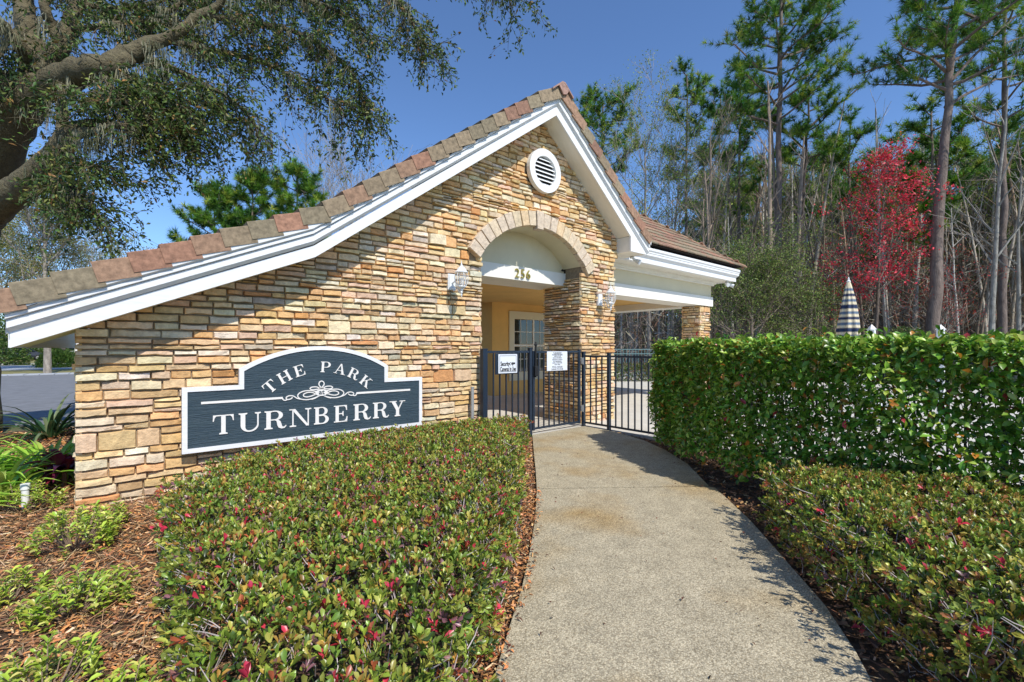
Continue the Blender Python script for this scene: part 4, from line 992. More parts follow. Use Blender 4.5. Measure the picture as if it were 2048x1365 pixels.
def hedge(root, F, thick, h, nleaf, leaf, near, pal, wts, zmin=.12):
    F = [Vector((a, c, 0)) for a, c in F]; cum = [0]
    for p, q in zip(F, F[1:]): cum.append(cum[-1]+(q-p).length)
    L = cum[-1]; seg = np.array(cum)
    s = NR.random(nleaf)*L; i = np.clip(np.searchsorted(seg, s)-1, 0, len(F)-2); t = (s-seg[i])/(seg[i+1]-seg[i])
    A = np.array([f[:2] for f in F]); q = A[i]+(A[i+1]-A[i])*t[:, None]; d = A[i+1]-A[i]; d /= np.linalg.norm(d, axis=1, keepdims=True)
    inn = np.stack([-d[:, 1], d[:, 0]], 1)   # pointing into the hedge (left of travel)
    kind = NR.random(nleaf); z = np.where(kind < .70, zmin+(h-zmin)*NR.random(nleaf)**.8, h-NR.exponential(.05, nleaf)+np.where(NR.random(nleaf) < .05, NR.random(nleaf)*.10, 0))
    dep = np.where(kind < .70, NR.exponential(.13, nleaf), NR.random(nleaf)*thick)
    z += .035*smooth_noise(s, dep, 6, 3)+.02*smooth_noise(s, dep, 21, 4)
    wob = .10*smooth_noise(s, z, 4.2, 1)+.06*smooth_noise(s, z, 11, 2)
    low = z < 1.0
    hole = (smooth_noise(s, z, 7.5, 5)+.35*smooth_noise(s*1.4, z*1.7, 19, 8)) > (.62+.75*(z-.25))
    far = s < 1.1
    keep = ~(low & hole & ~far & (kind < .7)); back = np.where(NR.random(nleaf) < .25, NR.random(nleaf)*thick*.6, 0)
    dep = dep+back*(z > .9)
    q = q+inn*(dep+wob)[:, None]; P = np.column_stack([q, z])[keep]; inn = inn[keep]; n = len(P); top = kind[keep] > .7
    out = np.column_stack([-inn, np.full(n, .35)]); out[top] = [0, 0, 1]
    D = unit(out*.6+NR.normal(0, .75, (n, 3))); U = unit(np.array([0, 0, 1.0])+out*.5+NR.normal(0, .45, (n, 3)))
    Ls = NR.uniform(.65, 1.25, n)*leaf; C = palette(n, pal, wts)
    add_leaves(root, P, D, U, Ls, Ls*NR.uniform(.42, .55, n), C, leaf_m, near=near, droop=.22)
    tw = MB()
    for _ in range(800):
        k_ = R.randrange(len(F)-1); t_ = R.random(); p = F[k_].lerp(F[k_+1], t_); dd = (F[k_+1]-F[k_]).normalized(); ii = Vector((-dd.y, dd.x, 0))
        a = p+ii*R.uniform(.25, thick*.7); z0 = R.uniform(0, .9) if R.random() < .8 else 0; e = a+dd*R.uniform(-.2, .2)+ii*R.uniform(-.35, .15)+Vector((0, 0, R.uniform(.25, .55)))
        a.z = z0; e.z = min(z0+R.uniform(.25, .6), h-.03); g = R.uniform(.6, 1.2)
        tw.tube([a, a.lerp(e, .5)+dd*R.uniform(-.03, .03), e], [.006, .004, .002], 3, (.16*g, .13*g, .10*g), cap=False)
    tag(tw.build('twigs', twig_m, root), kind='stuff')
hg = empty('clipped_hedge', (5.4, -4, 0), 'tall clipped glossy green hedge in front of the fence right of the path', 'hedge')
hedge(hg, [(5.3, -8.4), (5.05, -6.0), (4.95, -5.0), (4.98, -4.3), (5.12, -3.75), (5.5, -3.1), (5.88, -2.52), (6.1, -2.12), (6.75, -2.06)][::-1], .85, 1.50, 46000, .070, 300,
      [(.15, .31, .03), (.25, .42, .045), (.08, .19, .02), (.42, .52, .09), (.60, .24, .04), (.45, .05, .05)], [7, 6, 3.5, 4, .8, .15])

# ---------------- strappy and variegated plants by the left corner
def strap(root, c, n_, L, wd, cols, up=(.4, 1.2), name='leaf', spread=.06, seg=6, m=None):
    for k in range(n_):
        a = R.uniform(0, 6.283); e = R.uniform(*up); l = L*R.uniform(.65, 1.1); b = MB(); col = R.choice(cols); g = R.uniform(.8, 1.2)
        p = Vector((c[0]+math.cos(a)*spread*R.random(), c[1]+math.sin(a)*spread*R.random(), c[2])); S = Vector((-math.sin(a), math.cos(a), 0)); vsx = []
        for j in range(seg+1):
            t = j/seg; w_ = wd*(math.sin(math.pi*min(1, .18+t*.82))**.7)*(1-t**4)*.5+.001
            dr = Vector((math.cos(a)*math.cos(e), math.sin(a)*math.cos(e), math.sin(e)))
            vsx += [p-S*w_+Vector((0, 0, w_*.5)), p, p+S*w_+Vector((0, 0, w_*.5))]; p = p+dr*l/seg; e -= R.uniform(.12, .42)
        fs = [f for j in range(seg) for f in ((j*3, j*3+1, j*3+4, j*3+3), (j*3+1, j*3+2, j*3+5, j*3+4))]
        b.add(vsx, fs, tuple(x*g for x in col)); b.build(name, m or leaf_m, root, smooth=True)
lilyg = 'strap-leaved plants by the left corner'
LG = [(.26, .52, .05), (.36, .60, .08), (.16, .38, .03), (.44, .56, .10)]
for (x, y), lab, s_ in (((-.60, .95), 'bright green strap-leaved lily behind the white pipe', 1.0), ((-.95, .2), 'bright green strap-leaved lily at the left picture edge', 1.0), ((-.30, 1.55), 'bright green strap-leaved lily close to the wall corner', .95), ((-.85, 1.75), 'bright green strap-leaved lily second from the street', .9), ((-1.5, 1.0), 'bright green strap-leaved lily cut by the picture edge', 1), ((-1.05, -.1), 'bright green strap-leaved lily in front, nearest the viewer', .9), ((-.22, 1.9), 'bright green strap-leaved lily hugging the wall end, second row', .9), ((-1.2, 2.2), 'bright green strap-leaved lily farthest back towards the street', 1)):
    e_ = empty('lily_plant', (x, y, -.05), lab, 'plant', lilyg); strap(e_, (x, y, -.05), 52, .74*s_, .05, LG, (.75, 1.5), spread=.16)
fl = at(98, 830, 7.6); e_ = empty('flax_plant', (fl.x, fl.y, -.05), 'dark green spiky flax clump at the edge of the street', 'plant'); strap(e_, (fl.x, fl.y, -.05), 60, 1.05, .05, [(.05, .12, .04), (.03, .08, .03), (.10, .18, .06), (.16, .20, .09)], (.5, 1.4), spread=.15)
e_ = empty('cordyline_plant', (-.14, 1.0, -.05), 'burgundy broad-leaved cordyline against the wall corner', 'plant'); strap(e_, (-.14, 1.0, .12), 24, .42, .085, [(.16, .012, .03), (.10, .01, .035), (.22, .02, .04), (.09, .02, .06)], (.3, 1.4), spread=.03)
b = MB(); b.tube([(-.14, 1.0, -.05), (-.14, 1.0, .15)], .02, 8, (.2, .12, .08)); b.build('stem', twig_m, e_)
b = MB(); b.tube([(-.345, .30, -.05), (-.345, .30, .15)], .027, 14); b.tube([(-.345, .30, .15), (-.345, .30, .20)], .034, 14); tag(b.build('standpipe', pvc_m), 'short white plastic standpipe among the lilies', 'pipe')
VG = [(.46, .56, .07), (.32, .46, .05), (.62, .62, .16), (.20, .30, .04)]
def variegated(c, r_, h, n_, lab):
    e_ = empty('variegated_shrub', c, lab, 'shrub', 'variegated shrubs in the bark bed'); tips = []; tw = MB()
    for k in range(n_):
        a = R.uniform(0, 6.283); rr = r_*math.sqrt(R.random()); z = h*(1-.55*(rr/r_)**2)*R.uniform(.55, 1.05)
        t = Vector((c[0]+rr*math.cos(a), c[1]+rr*math.sin(a), c[2]+z)); s_ = Vector((c[0]+rr*.25*math.cos(a), c[1]+rr*.25*math.sin(a), c[2]))
        tips.append(t); tw.tube([s_, s_.lerp(t, .5)+Vector((0, 0, -.02)), t], [.005, .0035, .002], 3, (.28, .20, .14), cap=False)
    T = np.array(tips); Ps, Ds, Us = [], [], []
    for w_ in range(11):
        a = w_*2.4+NR.uniform(0, .7, n_); el_ = NR.uniform(.0, 1.1, n_); D = np.stack([np.cos(a)*np.cos(el_), np.sin(a)*np.cos(el_), np.sin(el_)], 1)
        Ps.append(T-np.array([0, 0, .012])*w_*.8); Ds.append(D); Us.append(np.stack([-D[:, 0]*.5, -D[:, 1]*.5, np.ones(n_)], 1)+NR.normal(0, .2, (n_, 3)))
    P, D, U = map(np.concatenate, (Ps, Ds, Us)); L = NR.uniform(.03, .052, len(P))
    add_leaves(e_, P, D, U, L, L*.5, palette(len(P), VG, [5, 4, 2.5, 2]), leaf_m, near=40)
    tw.build('stems', twig_m, e_)
for px, py, r_, h, n_, lab in ((150, 1095, .30, .30, 60, 'variegated shrub nearest the wall foot'), (205, 1060, .18, .24, 24, 'small variegated shrub touching the wall corner'), (40, 1020, .30, .26, 50, 'variegated shrub below the lilies at the left edge'), (150, 1225, .24, .22, 45, 'variegated shrub in the middle of the bark bed'), (215, 1180, .13, .16, 14, 'sprig of variegated shrub beside the middle one'), (20, 1200, .17, .18, 24, 'variegated shrub at the left edge of the bark bed'), (90, 1400, .20, .24, 34, 'variegated shrub nearest the bottom left corner'), (250, 1400, .12, .16, 12, 'small variegated sprig near the bottom edge')):
    d = 1.48*914/(py-697); p = at(px, py, d); variegated((p.x, p.y, -.03), r_, h, n_, lab)
# ---------------- bark mulch and litter
def chips(name, test, x0, x1, y0, y1, n_, cols, wts, Lr, wr, z=-.03, lit=False, parent=None):
    x = NR.uniform(x0, x1, n_); y = NR.uniform(y0, y1, n_); k = test(x, y); x, y = x[k], y[k]; n_ = len(x)
    a = NR.uniform(0, 6.283, n_); D = np.stack([np.cos(a), np.sin(a), NR.normal(0, .22, n_)], 1); U = np.stack([NR.normal(0, .35, n_), NR.normal(0, .35, n_), np.ones(n_)], 1)
    L = NR.uniform(*Lr, n_); W = L*NR.uniform(*wr, n_); P = np.stack([x, y, z+NR.exponential(.010, n_)], 1)
    if lit: V, F, k_ = leaf_geo(P, D, U, L, W, False, .2, .2)
    else:
        D = unit(D); S = unit(np.cross(D, U)); L_ = L[:, None]; W_ = W[:, None]
        V = np.stack([P-S*W_*.4, P+S*W_*.5, P+D*L_*.95+S*W_*.35, P+D*L_*1.0-S*W_*.5], 1).reshape(-1, 3); k_ = 4
        F = (np.array([[0, 1, 2], [0, 2, 3]])[None]+(np.arange(n_)*4)[:, None, None]).reshape(-1, 3)
    o = link(name, npmesh(name, V, 3, F, chip_m, np.repeat(palette(n_, cols, wts, .25), k_, 0))); o['kind'] = 'stuff'; return o
BR = [(.56, .25, .085), (.44, .18, .065), (.66, .38, .18), (.28, .12, .055), (.68, .49, .30), (.14, .07, .04)]
PLx = np.array(PL); inbed = lambda x, y: inpoly(PL+[(-4, -7), (-4, 8), (0, 8), (0, -.02), (5.5, -.02)], x, y)
chips('pine_needles', lambda x, y: inbed(x, y) & (x < .9), -2.2, 1.0, -5.7, .5, 15000, [(.46, .28, .13), (.34, .19, .09), (.58, .42, .24)], [3, 3, 1], (.07, .17), (.018, .03), -.024)
o = chips('bark_mulch', lambda x, y: inbed(x, y) & (y < .0) & ((x < .8) | ~inpoly([(.9, -4.5), (.9, -1.2), (1.4, -.6), (4.6, -.6), (3.2, -2.4), (1.3, -4.3)], x, y)), -2.2, 5.5, -5.7, 0, 120000, BR, [5, 4, 4, 3, 2, 1.5], (.012, .055), (.12, .35), -.036); tag(o, 'orange brown bark mulch of the left bed')
chips('bark_mulch', lambda x, y: inbed(x, y) & (x < .02), -2.8, .05, 0, 6, 16000, BR, [4, 4, 3, 4, 2, 2], (.02, .08), (.15, .4), -.036)
inr = lambda x, y: inpoly(PR+[(1.5, -8), (6.85, -8), (6.85, -.9)], x, y)
chips('bark_mulch', inr, .5, 6.85, -7.5, -.9, 42000, [(.22, .11, .055), (.13, .07, .04), (.34, .17, .08), (.46, .30, .17), (.08, .045, .03)], [5, 4, 3, 1.5, 3], (.02, .07), (.10, .35), -.030)
chips('leaf_litter', inr, .5, 6.85, -7.5, -.9, 5200, [(.32, .13, .03), (.20, .08, .03), (.40, .24, .06), (.09, .05, .03)], [3, 4, 1.5, 3], (.03, .06), (.45, .65), -.012, lit=True)
chips('leaf_litter', lambda x, y: pdist(PL[3:10], x, y) < .05, 1, 4, -5, -2.2, 9000, BR+[(.12, .02, .015)], [4, 4, 3, 3, 1, 1, 1], (.015, .045), (.2, .5), .008, lit=True)
chips('leaf_litter', lambda x, y: inpoly(PL+PR[::-1], x, y), 1, 6, -5.5, -.5, 260, [(.16, .06, .03), (.10, .04, .025)], [1, 1], (.015, .035), (.3, .5), .006, lit=True)
# ================================================================== TREES
def wander(p, d, L, seg, wob, up, rng, grav=0):
    pts = [p.copy()]; d = d.normalized()
    for i in range(seg):
        d = (d+Vector((rng.uniform(-wob, wob), rng.uniform(-wob, wob), rng.uniform(-wob, wob)+up-grav*(i/seg)))).normalized()
        p = p+d*L/seg; pts.append(p.copy())
    return pts, d
def grow(b, p, d, L, r, lvl, maxl, tips, rng, col, kids=(6, 5, 4), wob=.16, up=.05, ang=(.5, 1.1), start=.3, sub=.55, tipmin=.006):
    seg = 7 if lvl == 0 else 4
    pts, de = wander(p, d, L, seg, wob*(.35 if lvl == 0 else 1), up, rng)
    rr = [max(r*(1-.8*i/seg), tipmin) for i in range(seg+1)]
    b[min(lvl, len(b)-1)].tube(pts, rr, 8 if lvl == 0 else (4 if lvl == 1 else 3), col, cap=False)
    if lvl >= maxl: tips.append((pts[-1], de)); tips.append((pts[-2], de)); return
    for k in range(kids[min(lvl, len(kids)-1)]):
        t = start+(1-start)*(k+rng.random())/kids[min(lvl, len(kids)-1)] if lvl == 0 else rng.uniform(.25, 1)
        i = min(int(t*seg), seg-1); q = pts[i].lerp(pts[i+1], t*seg-i); dd = (pts[i+1]-pts[i]).normalized()
        ax = dd.cross(Vector((rng.uniform(-1, 1), rng.uniform(-1, 1), rng.uniform(-1, 1)))).normalized()
        nd = Matrix.Rotation(rng.uniform(*ang), 3, ax) @ dd; nd.z += .15
        Lk = L*sub*(1.15-.6*t)*rng.uniform(.7, 1.2) if lvl == 0 else L*.62*rng.uniform(.6, 1.1)
        grow(b, q, nd, Lk, max(rr[i]*.55, tipmin), lvl+1, maxl, tips, rng, col, kids, wob, up, ang, start, sub, tipmin)
def needles(T, Dt, L, wd, per, cols, wts, spread=1.15):
    n_ = len(T); P = np.repeat(T, per, 0); D0 = np.repeat(unit(Dt), per, 0)
    D = unit(D0+unit(NR.normal(size=(n_*per, 3)))*spread); S = unit(np.cross(D, NR.normal(size=D.shape)))*wd
    Ln = (L*NR.uniform(.7, 1.15, n_*per))[:, None]; P = P-D0*NR.uniform(0, .35, (n_*per, 1))*L
    V = np.stack([P-S, P+S, P+D*Ln], 1).reshape(-1, 3); F = np.arange(len(V)).reshape(-1, 3)
    C = np.repeat(palette(n_, cols, wts, .22), per*3, 0); return V, F, C
PC = [(.07, .19, .025), (.15, .30, .03), (.25, .38, .04), (.04, .11, .02), (.38, .44, .06)]; PW = [5, 5, 3, 4, 1.2]
def limbs_to_tufts(b, pts_list, rng, col, sublen=.9, nsub=5, tuftstep=.45, tufts=None, r0=.03):
    tufts = [] if tufts is None else tufts
    for pts, r in pts_list:
        n_ = len(pts)
        for i in range(n_-1):
            t = i/(n_-1)
            if t < .3 and n_ > 3: continue
            for k in range(nsub):
                q = pts[i].lerp(pts[i+1], rng.random()); d = (pts[i+1]-pts[i]).normalized()
                nd = (d*rng.uniform(.2, .9)+Vector((rng.uniform(-1, 1), rng.uniform(-1, 1), rng.uniform(-.25, .9)))).normalized()
                L = sublen*rng.uniform(.4, 1.1); w, de = wander(q, nd, L, 3, .25, .12, rng); b.tube(w, [.02, .014, .010, .007], 3, col, cap=False)
                tufts.append((w[-1], de)); tufts.append((w[-2], de))
                if rng.random() < .5: tufts.append((w[1], de))
        tufts.append((pts[-1], (pts[-1]-pts[-2]).normalized()))
    return tufts
def pine(root, base, top, r, crown0, nl, reach, rng, lean=None, explicit=(), tuft=.30, per=30, bark=(.19, .145, .12), nsub=5, sublen=.9, width=.011, lowdead=4):
    """long trunk base->top, limbs from fraction crown0"""
    n_ = 14; tp = []
    for i in range(n_+1):
        t = i/n_; p = base.lerp(top, t); 
        if lean: p = p+lean*math.sin(math.pi*t)
        p = p+Vector((rng.uniform(-.05, .05), rng.uniform(-.05, .05), 0))*(i > 0); tp.append(p)
    b = MB(); b.tube(tp, [r*(1.25 if i == 0 else 1)*(1-.72*(i/n_)) for i in range(n_+1)], 10, bark, cap=False)
    trunk = b.build('trunk', bark_m, root, smooth=True)
    lb = MB(); LL = []
    H = (top-base).length
    for k in range(nl):
        t = crown0+(1-crown0)*((k+rng.random()*.8)/nl); i = min(int(t*n_), n_-1); q = tp[i].lerp(tp[i+1], t*n_-i)
        a = k*2.4+rng.uniform(-.5, .5); prof = math.sin(math.pi*min(1, .25+.75*(t-crown0)/(1-crown0)))**.8
        L = reach*(.35+.75*prof)*rng.uniform(.6, 1.15); d = Vector((math.cos(a), math.sin(a), rng.uniform(-.05, .55)))
        w, de = wander(q, d, L, 6, .2, .06, rng); rr = r*.26; lb.tube(w, [rr*(1-.8*j/6)+.006 for j in range(7)], 5, bark, cap=False); LL.append((w, rr))
    for P in explicit:
        P = [Vector(p) for p in P]; lb.tube(P, [.075*(1-.75*j/(len(P)-1)) for j in range(len(P))], 6, bark, cap=False); LL.append((P, .05))
    for k in range(lowdead):
        t = crown0*rng.uniform(.35, .98); i = min(int(t*n_), n_-1); q = tp[i]; a = rng.uniform(0, 6.28)
        w, de = wander(q, Vector((math.cos(a), math.sin(a), .1)), rng.uniform(.6, 2), 4, .2, .0, rng); lb.tube(w, [.03, .02, .014, .01, .005], 3, bark, cap=False)
    tf = limbs_to_tufts(lb, LL, rng, bark, nsub=nsub, sublen=sublen)
    tf.append((tp[-1], Vector((0, 0, 1))))
    lb.build('limbs', bark_m, root)['kind'] = 'stuff'
    V, F, C = needles(np.array([t[0] for t in tf]), np.array([t[1] for t in tf]), tuft, width, per, PC, PW)
    link('crown', npmesh('crown', V, 3, F, tleaf_m, C), root)
# ---- copies helper
def copy_tree(o, loc, rz, sc, label=None):
    r = o.copy(); COL.objects.link(r); r.location = loc; r.rotation_euler = (0, 0, rz); r.scale = (sc, sc, sc)
    if label: r['label'] = label
    for chd in o.children:
        c = chd.copy(); COL.objects.link(c); c.parent = r; c.matrix_parent_inverse = Matrix.Identity(4)
    return r
# ---- bare tree and background pine prototypes (built at the origin)
GB = [(.27, .21, .15), (.20, .15, .11), (.30, .25, .19), (.17, .13, .09), (.24, .18, .12)]
protos = []
for k in range(7):
    rg = random.Random(50+k); root = empty('bare_tree'); bb = [MB(), MB()]; tips = []
    H = rg.uniform(13, 16); mult = k in (2, 5)
    grow(bb, Vector((0, 0, -.1)), Vector((rg.uniform(-.06, .06), rg.uniform(-.06, .06), 1)), H, rg.uniform(.10, .16), 0, 3, tips, rg, GB[k % 5], kids=(13 if k % 2 else 9, 4, 4), start=.25 if k % 2 else .5, sub=.27, ang=(.35, .95), up=.07, tipmin=.008)
    if mult: grow(bb, Vector((.15, 0, -.1)), Vector((.22, .1, 1)), H*.8, .09, 0, 3, tips, rg, GB[k % 5], kids=(9, 4, 4), start=.35, sub=.30, ang=(.35, .95), up=.07, tipmin=.008)
    bb[0].build('trunk', bark_m, root, smooth=True); bb[1].build('crown', bark_m, root)
    protos.append((root, H, tips))
pprotos = []
for k in range(4):
    rg = random.Random(80+k); root = empty('pine_tree'); H = 15
    pine(root, Vector((0, 0, -.1)), Vector((rg.uniform(-.5, .5), rg.uniform(-.5, .5), H)), .15, .52, 15, 2.1, rg, tuft=.42, per=26, nsub=2, sublen=.9, width=.02, bark=(.22, .17, .14))
    pprotos.append((root, H))
# budding tree: bare tree with small yellow-green leaves
def leafy(root, tips, cols, wts, n_, size, rng, name='foliage', spread=.2):
    T = np.array([t[0] for t in tips]); i = NR.integers(0, len(T), n_); P = T[i]+NR.normal(0, spread, (n_, 3))*[1, 1, .8]
    L = NR.uniform(.6, 1.2, n_)*size
    V, F, k = leaf_geo(P, NR.normal(size=(n_, 3))+[0, 0, .2], NR.normal(size=(n_, 3))+[0, 0, .6], L, L*.6, False)
    return link(name, npmesh(name, V, 3, F, tleaf_m, np.repeat(palette(n_, cols, wts, .25), k, 0)), root)
def special(name, px, d, H, r, label, cat, seed, kids, leaves=None, col=(.30, .26, .21), start=.2, sub=.4, group=None, base_py=None, maxl=3, ang=(.4, 1.0), lean=(0, 0)):
    p = at(px, 697, d); p.z = -.05; rg = random.Random(seed); root = empty(name, p, label, cat, group); bb = [MB(), MB()]; tips = []
    grow(bb, p, Vector((lean[0], lean[1], 1)), H, r, 0, maxl, tips, rg, col, kids=kids, start=start, sub=sub, ang=ang, up=.06, tipmin=.009)
    bb[0].build('trunk', bark_m, root, smooth=True); bb[1].build('branches', bark_m, root)
    if leaves: leafy(root, tips, *leaves, rg, name='crown')
    return root
# ---- foreground pines of the right-hand wood
def P3(px, py, d): return at(px, py, d)
rg = random.Random(3)
t1 = empty('pine_tree', P3(1552, 697, 26), 'tallest straight pine, standing between the canopy and the red tree', 'pine tree', 'tall pines beyond the pool')
b0 = P3(1552, 697, 26); b0.z = 0
pine(t1, b0, P3(1562, -45, 26), .24, .60, 26, 3.3, rg, nsub=5, sublen=1.1, tuft=.36, per=30, width=.014,
     explicit=[[P3(1558, 150, 26), P3(1520, 140, 26), P3(1470, 90, 25.5), P3(1445, 88, 25.2)], [P3(1559, 120, 26), P3(1610, 100, 26.2), P3(1660, 75, 26.5), P3(1705, 55, 27)], [P3(1556, 190, 26), P3(1600, 160, 25), P3(1640, 140, 25)], [P3(1555, 175, 26), P3(1510, 185, 27), P3(1470, 215, 27)]])
t2 = empty('pine_tree', P3(1862, 697, 20), 'thick leaning pine immediately right of the red tree', 'pine tree', 'tall pines beyond the pool')
b0 = P3(1862, 697, 20); b0.z = 0
pine(t2, b0, P3(1925, -90, 20), .27, .66, 22, 3.0, rg, lean=Vector((-.25, .1, 0)), nsub=5, sublen=1.0, tuft=.34, per=28, width=.012,
     explicit=[[P3(1893, 145, 20), P3(1865, 120, 20), P3(1835, 105, 19.6), P3(1812, 98, 19.4), P3(1795, 80, 19.3)], [P3(1898, 110, 20), P3(1860, 60, 19.7), P3(1830, 55, 19.5)], [P3(1890, 215, 20), P3(1930, 190, 20), P3(1990, 160, 20.5), P3(2040, 150, 21)], [P3(1895, 170, 20), P3(1950, 110, 20), P3(2000, 60, 20), P3(2050, 20, 20)]])
t3 = empty('pine_tree', P3(1583, 697, 27), 'slim dark pine leaning right, with one long crooked limb', 'pine tree', 'tall pines beyond the pool')
b0 = P3(1583, 697, 27); b0.z = 0
pine(t3, b0, P3(1618, 200, 27), .17, .72, 12, 2.2, rg, nsub=4, tuft=.36, per=28, width=.014, bark=(.10, .075, .06),
     explicit=[[P3(1610, 265, 27), P3(1650, 225, 27), P3(1690, 200, 27), P3(1725, 170, 27), P3(1750, 125, 27)], [P3(1608, 300, 27), P3(1560, 250, 27), P3(1530, 235, 27)]])
for px, py, d, r_, lab, cr, rc in ((1375, 150, 33, .15, 'pine with its crown just right of the gable, over the canopy roof', .60, 2.0), (1480, 145, 31, .15, 'slender pine left of the tallest pine', .5, 1.7), (1205, 205, 37, .2, 'round-topped pine rising behind the right rake of the gable', .70, 3.4), (2010, -40, 23, .2, 'tall pine at the right picture edge', .6, 2.6), (1700, 250, 32, .15, 'pine behind the red tree', .55, 2.2), (1440, 190, 36, .15, 'pine with drooping tufts above the canopy corner', .45, 1.9)):
    tt = empty('pine_tree', P3(px, 697, d), lab, 'pine tree', 'tall pines beyond the pool'); b0 = P3(px-6, 697, d); b0.z = 0
    pine(tt, b0, P3(px, py, d), r_, cr, 18, rc, rg, nsub=5 if px == 1205 else 3, tuft=.38, per=26, width=.017, sublen=1.2 if px == 1205 else .9)
for px, py, d, rc, lab in ((430, 395, 30, 2.0, 'leftmost bushy pine behind the roof'), (505, 352, 31, 1.9, 'middle bushy pine behind the roof'), (595, 350, 30, 1.9, 'rightmost bushy pine behind the roof')):
    tt = empty('pine_tree', P3(px, 697, d), lab, 'pine tree', 'young pines behind the roof'); b0 = P3(px, 697, d); b0.z = 0
    pine(tt, b0, P3(px, py, d), .14, .45, 30, rc, rg, nsub=3, tuft=.42, per=34, width=.017, sublen=.8)
# budding and bare specials
YG = [(.30, .38, .05), (.20, .30, .04), (.42, .44, .10)]
special('budding_tree', 1300, 29, 15.0, .16, 'tall tree in yellow-green bud behind the gable rake', 'tree', 5, (22, 6, 5), (YG, [3, 3, 1], 9000, .11))
special('budding_tree', 1345, 31, 13.5, .14, 'second yellow-green budding tree over the canopy hip', 'tree', 6, (18, 6, 4), (YG, [3, 3, 1], 6000, .11))
special('bare_tree', 1418, 24, 12.5, .18, 'bare forked grey tree rising behind the canopy corner', 'tree', 8, (14, 4, 4), col=(.22, .175, .13), start=.3, sub=.32)
special('bare_tree', 1985, 19, 12, .13, 'pale smooth bare trunk near the right edge', 'tree', 13, (9, 3, 3), col=(.30, .28, .24), start=.35, sub=.28, lean=(.02, 0))
special('bare_tree', 2035, 19, 9, .11, 'pale forked bare tree at the right picture edge', 'tree', 12, (7, 3, 3), col=(.28, .26, .22), start=.2, sub=.3)
special('red_maple', 1745, 21, 9.2, .10, 'slender maple in bright red bloom', 'tree', 31, (24, 5, 3), ([(.78, .035, .07), (.60, .025, .055), (.82, .11, .14), (.55, .07, .05)], [5, 3, 3, 2], 5600, .12, ), col=(.15, .115, .09), start=.22, sub=.27, ang=(.6, 1.2))
special('red_maple', 1880, 21, 4.2, .05, 'small reddish maple sapling behind the capped post', 'tree', 32, (14, 6, 3), ([(.55, .03, .03), (.5, .1, .04)], [3, 1], 1500, .07), start=.3, sub=.5)
OG = [(.17, .24, .05), (.26, .31, .08), (.10, .16, .04)]
special('olive_shrub_tree', 1500, 21, 5.0, .10, 'twiggy grey-green bush spreading below the canopy corner', 'tree', 41, (26, 7, 5), (OG, [3, 3, 2], 22000, .09, ), col=(.20, .16, .12), start=.06, sub=.62, ang=(.6, 1.3))
special('olive_shrub_tree', 1600, 22, 3.6, .07, 'lower olive-green bush right of the twiggy one', 'tree', 42, (18, 6, 4), (OG, [3, 3, 2], 8000, .085), col=(.20, .16, .12), start=.08, sub=.6, ang=(.6, 1.3))
for px, d, H, sd_ in ((1640, 33, 13.5, 91), (1500, 34, 12.5, 92), (1960, 31, 13.5, 93), (1400, 36, 12.0, 94), (1815, 36, 15.0, 95)):
    special('budding_tree', px, d, H, .14, {1640: 'airy budding tree left of the red tree', 1500: 'airy budding tree left of the tallest pine', 1960: 'airy budding tree right of the leaning pine', 1400: 'airy budding tree over the canopy roof', 1815: 'tall airy budding tree behind the red tree'}[px], 'tree', sd_, (18, 6, 4), (YG, [3, 3, 1], 5500, .11))
# ---- the wood itself
def setp(o, p, rz, sc):
    o.location = p; o.rotation_euler = (0, 0, rz); o.scale = (sc, sc, sc)
def where(px, d):
    z = 'over the canopy roof' if px < 1425 else 'between the canopy corner and the tallest pine' if px < 1550 else 'between the tallest pine and the red tree' if px < 1640 else 'behind the red tree' if px < 1860 else 'right of the thick leaning pine' if px < 2060 else 'beyond the right end of the hedge'
    return z, ('near the deck fence' if d < 36 else 'deep in the wood')
def wlabel(o, what, cat, grp, px, d):
    z, q = where(px, d); tag(o, what+' '+q+', '+z, cat, grp+' '+z+', '+q)
rg = random.Random(21); usedb = set(); usedp = set(); spots = []
def free(p, dmin):
    for q in spots:
        if (q-p).length < dmin: return False
    spots.append(p); return True
n_b = n_p = 0
for k in range(900):
    d = 22+40*rg.random()**.9; px = rg.uniform(1205, 2330)
    p = at(px, 697, d); p.z = -.05
    if not free(p, 1.0): continue
    pineq = rg.random() < (.5 if d > 26 else .2)
    if px < 1400 and d < 30: continue
    if 1600 < px < 1910 and d < 27: continue
    if pineq:
        if n_p >= 80: continue
        i = rg.randrange(4); pr, H = pprotos[i]; Ht = (rg.uniform(14, 19.5) if px > 1400 else rg.uniform(10, 13))*(d/36)**.5; sc = Ht/H; n_p += 1
        lab = 'slim pine among the massed trees of the wood beyond the pool'
        if i not in usedp: usedp.add(i); o = pr; setp(o, p, rg.uniform(0, 6), sc)
        else: o = copy_tree(pr, p, rg.uniform(0, 6), sc)
        wlabel(o, 'slim pine', 'pine tree', 'slim pines', px, d)
    else:
        if n_b >= 110: continue
        i = rg.randrange(7); pr, H, tips = protos[i]; Ht = (rg.uniform(8, 14.5) if px > 1500 else rg.uniform(6, 11))*(d/34)**.4; sc = Ht/H; n_b += 1
        lab = 'bare grey-brown tree among the massed trees of the wood beyond the pool'
        if i not in usedb: usedb.add(i); o = pr; setp(o, p, rg.uniform(0, 6), sc)
        else: o = copy_tree(pr, p, rg.uniform(0, 6), sc)
        wlabel(o, 'bare grey-brown tree', 'tree', 'bare trees', px, d)
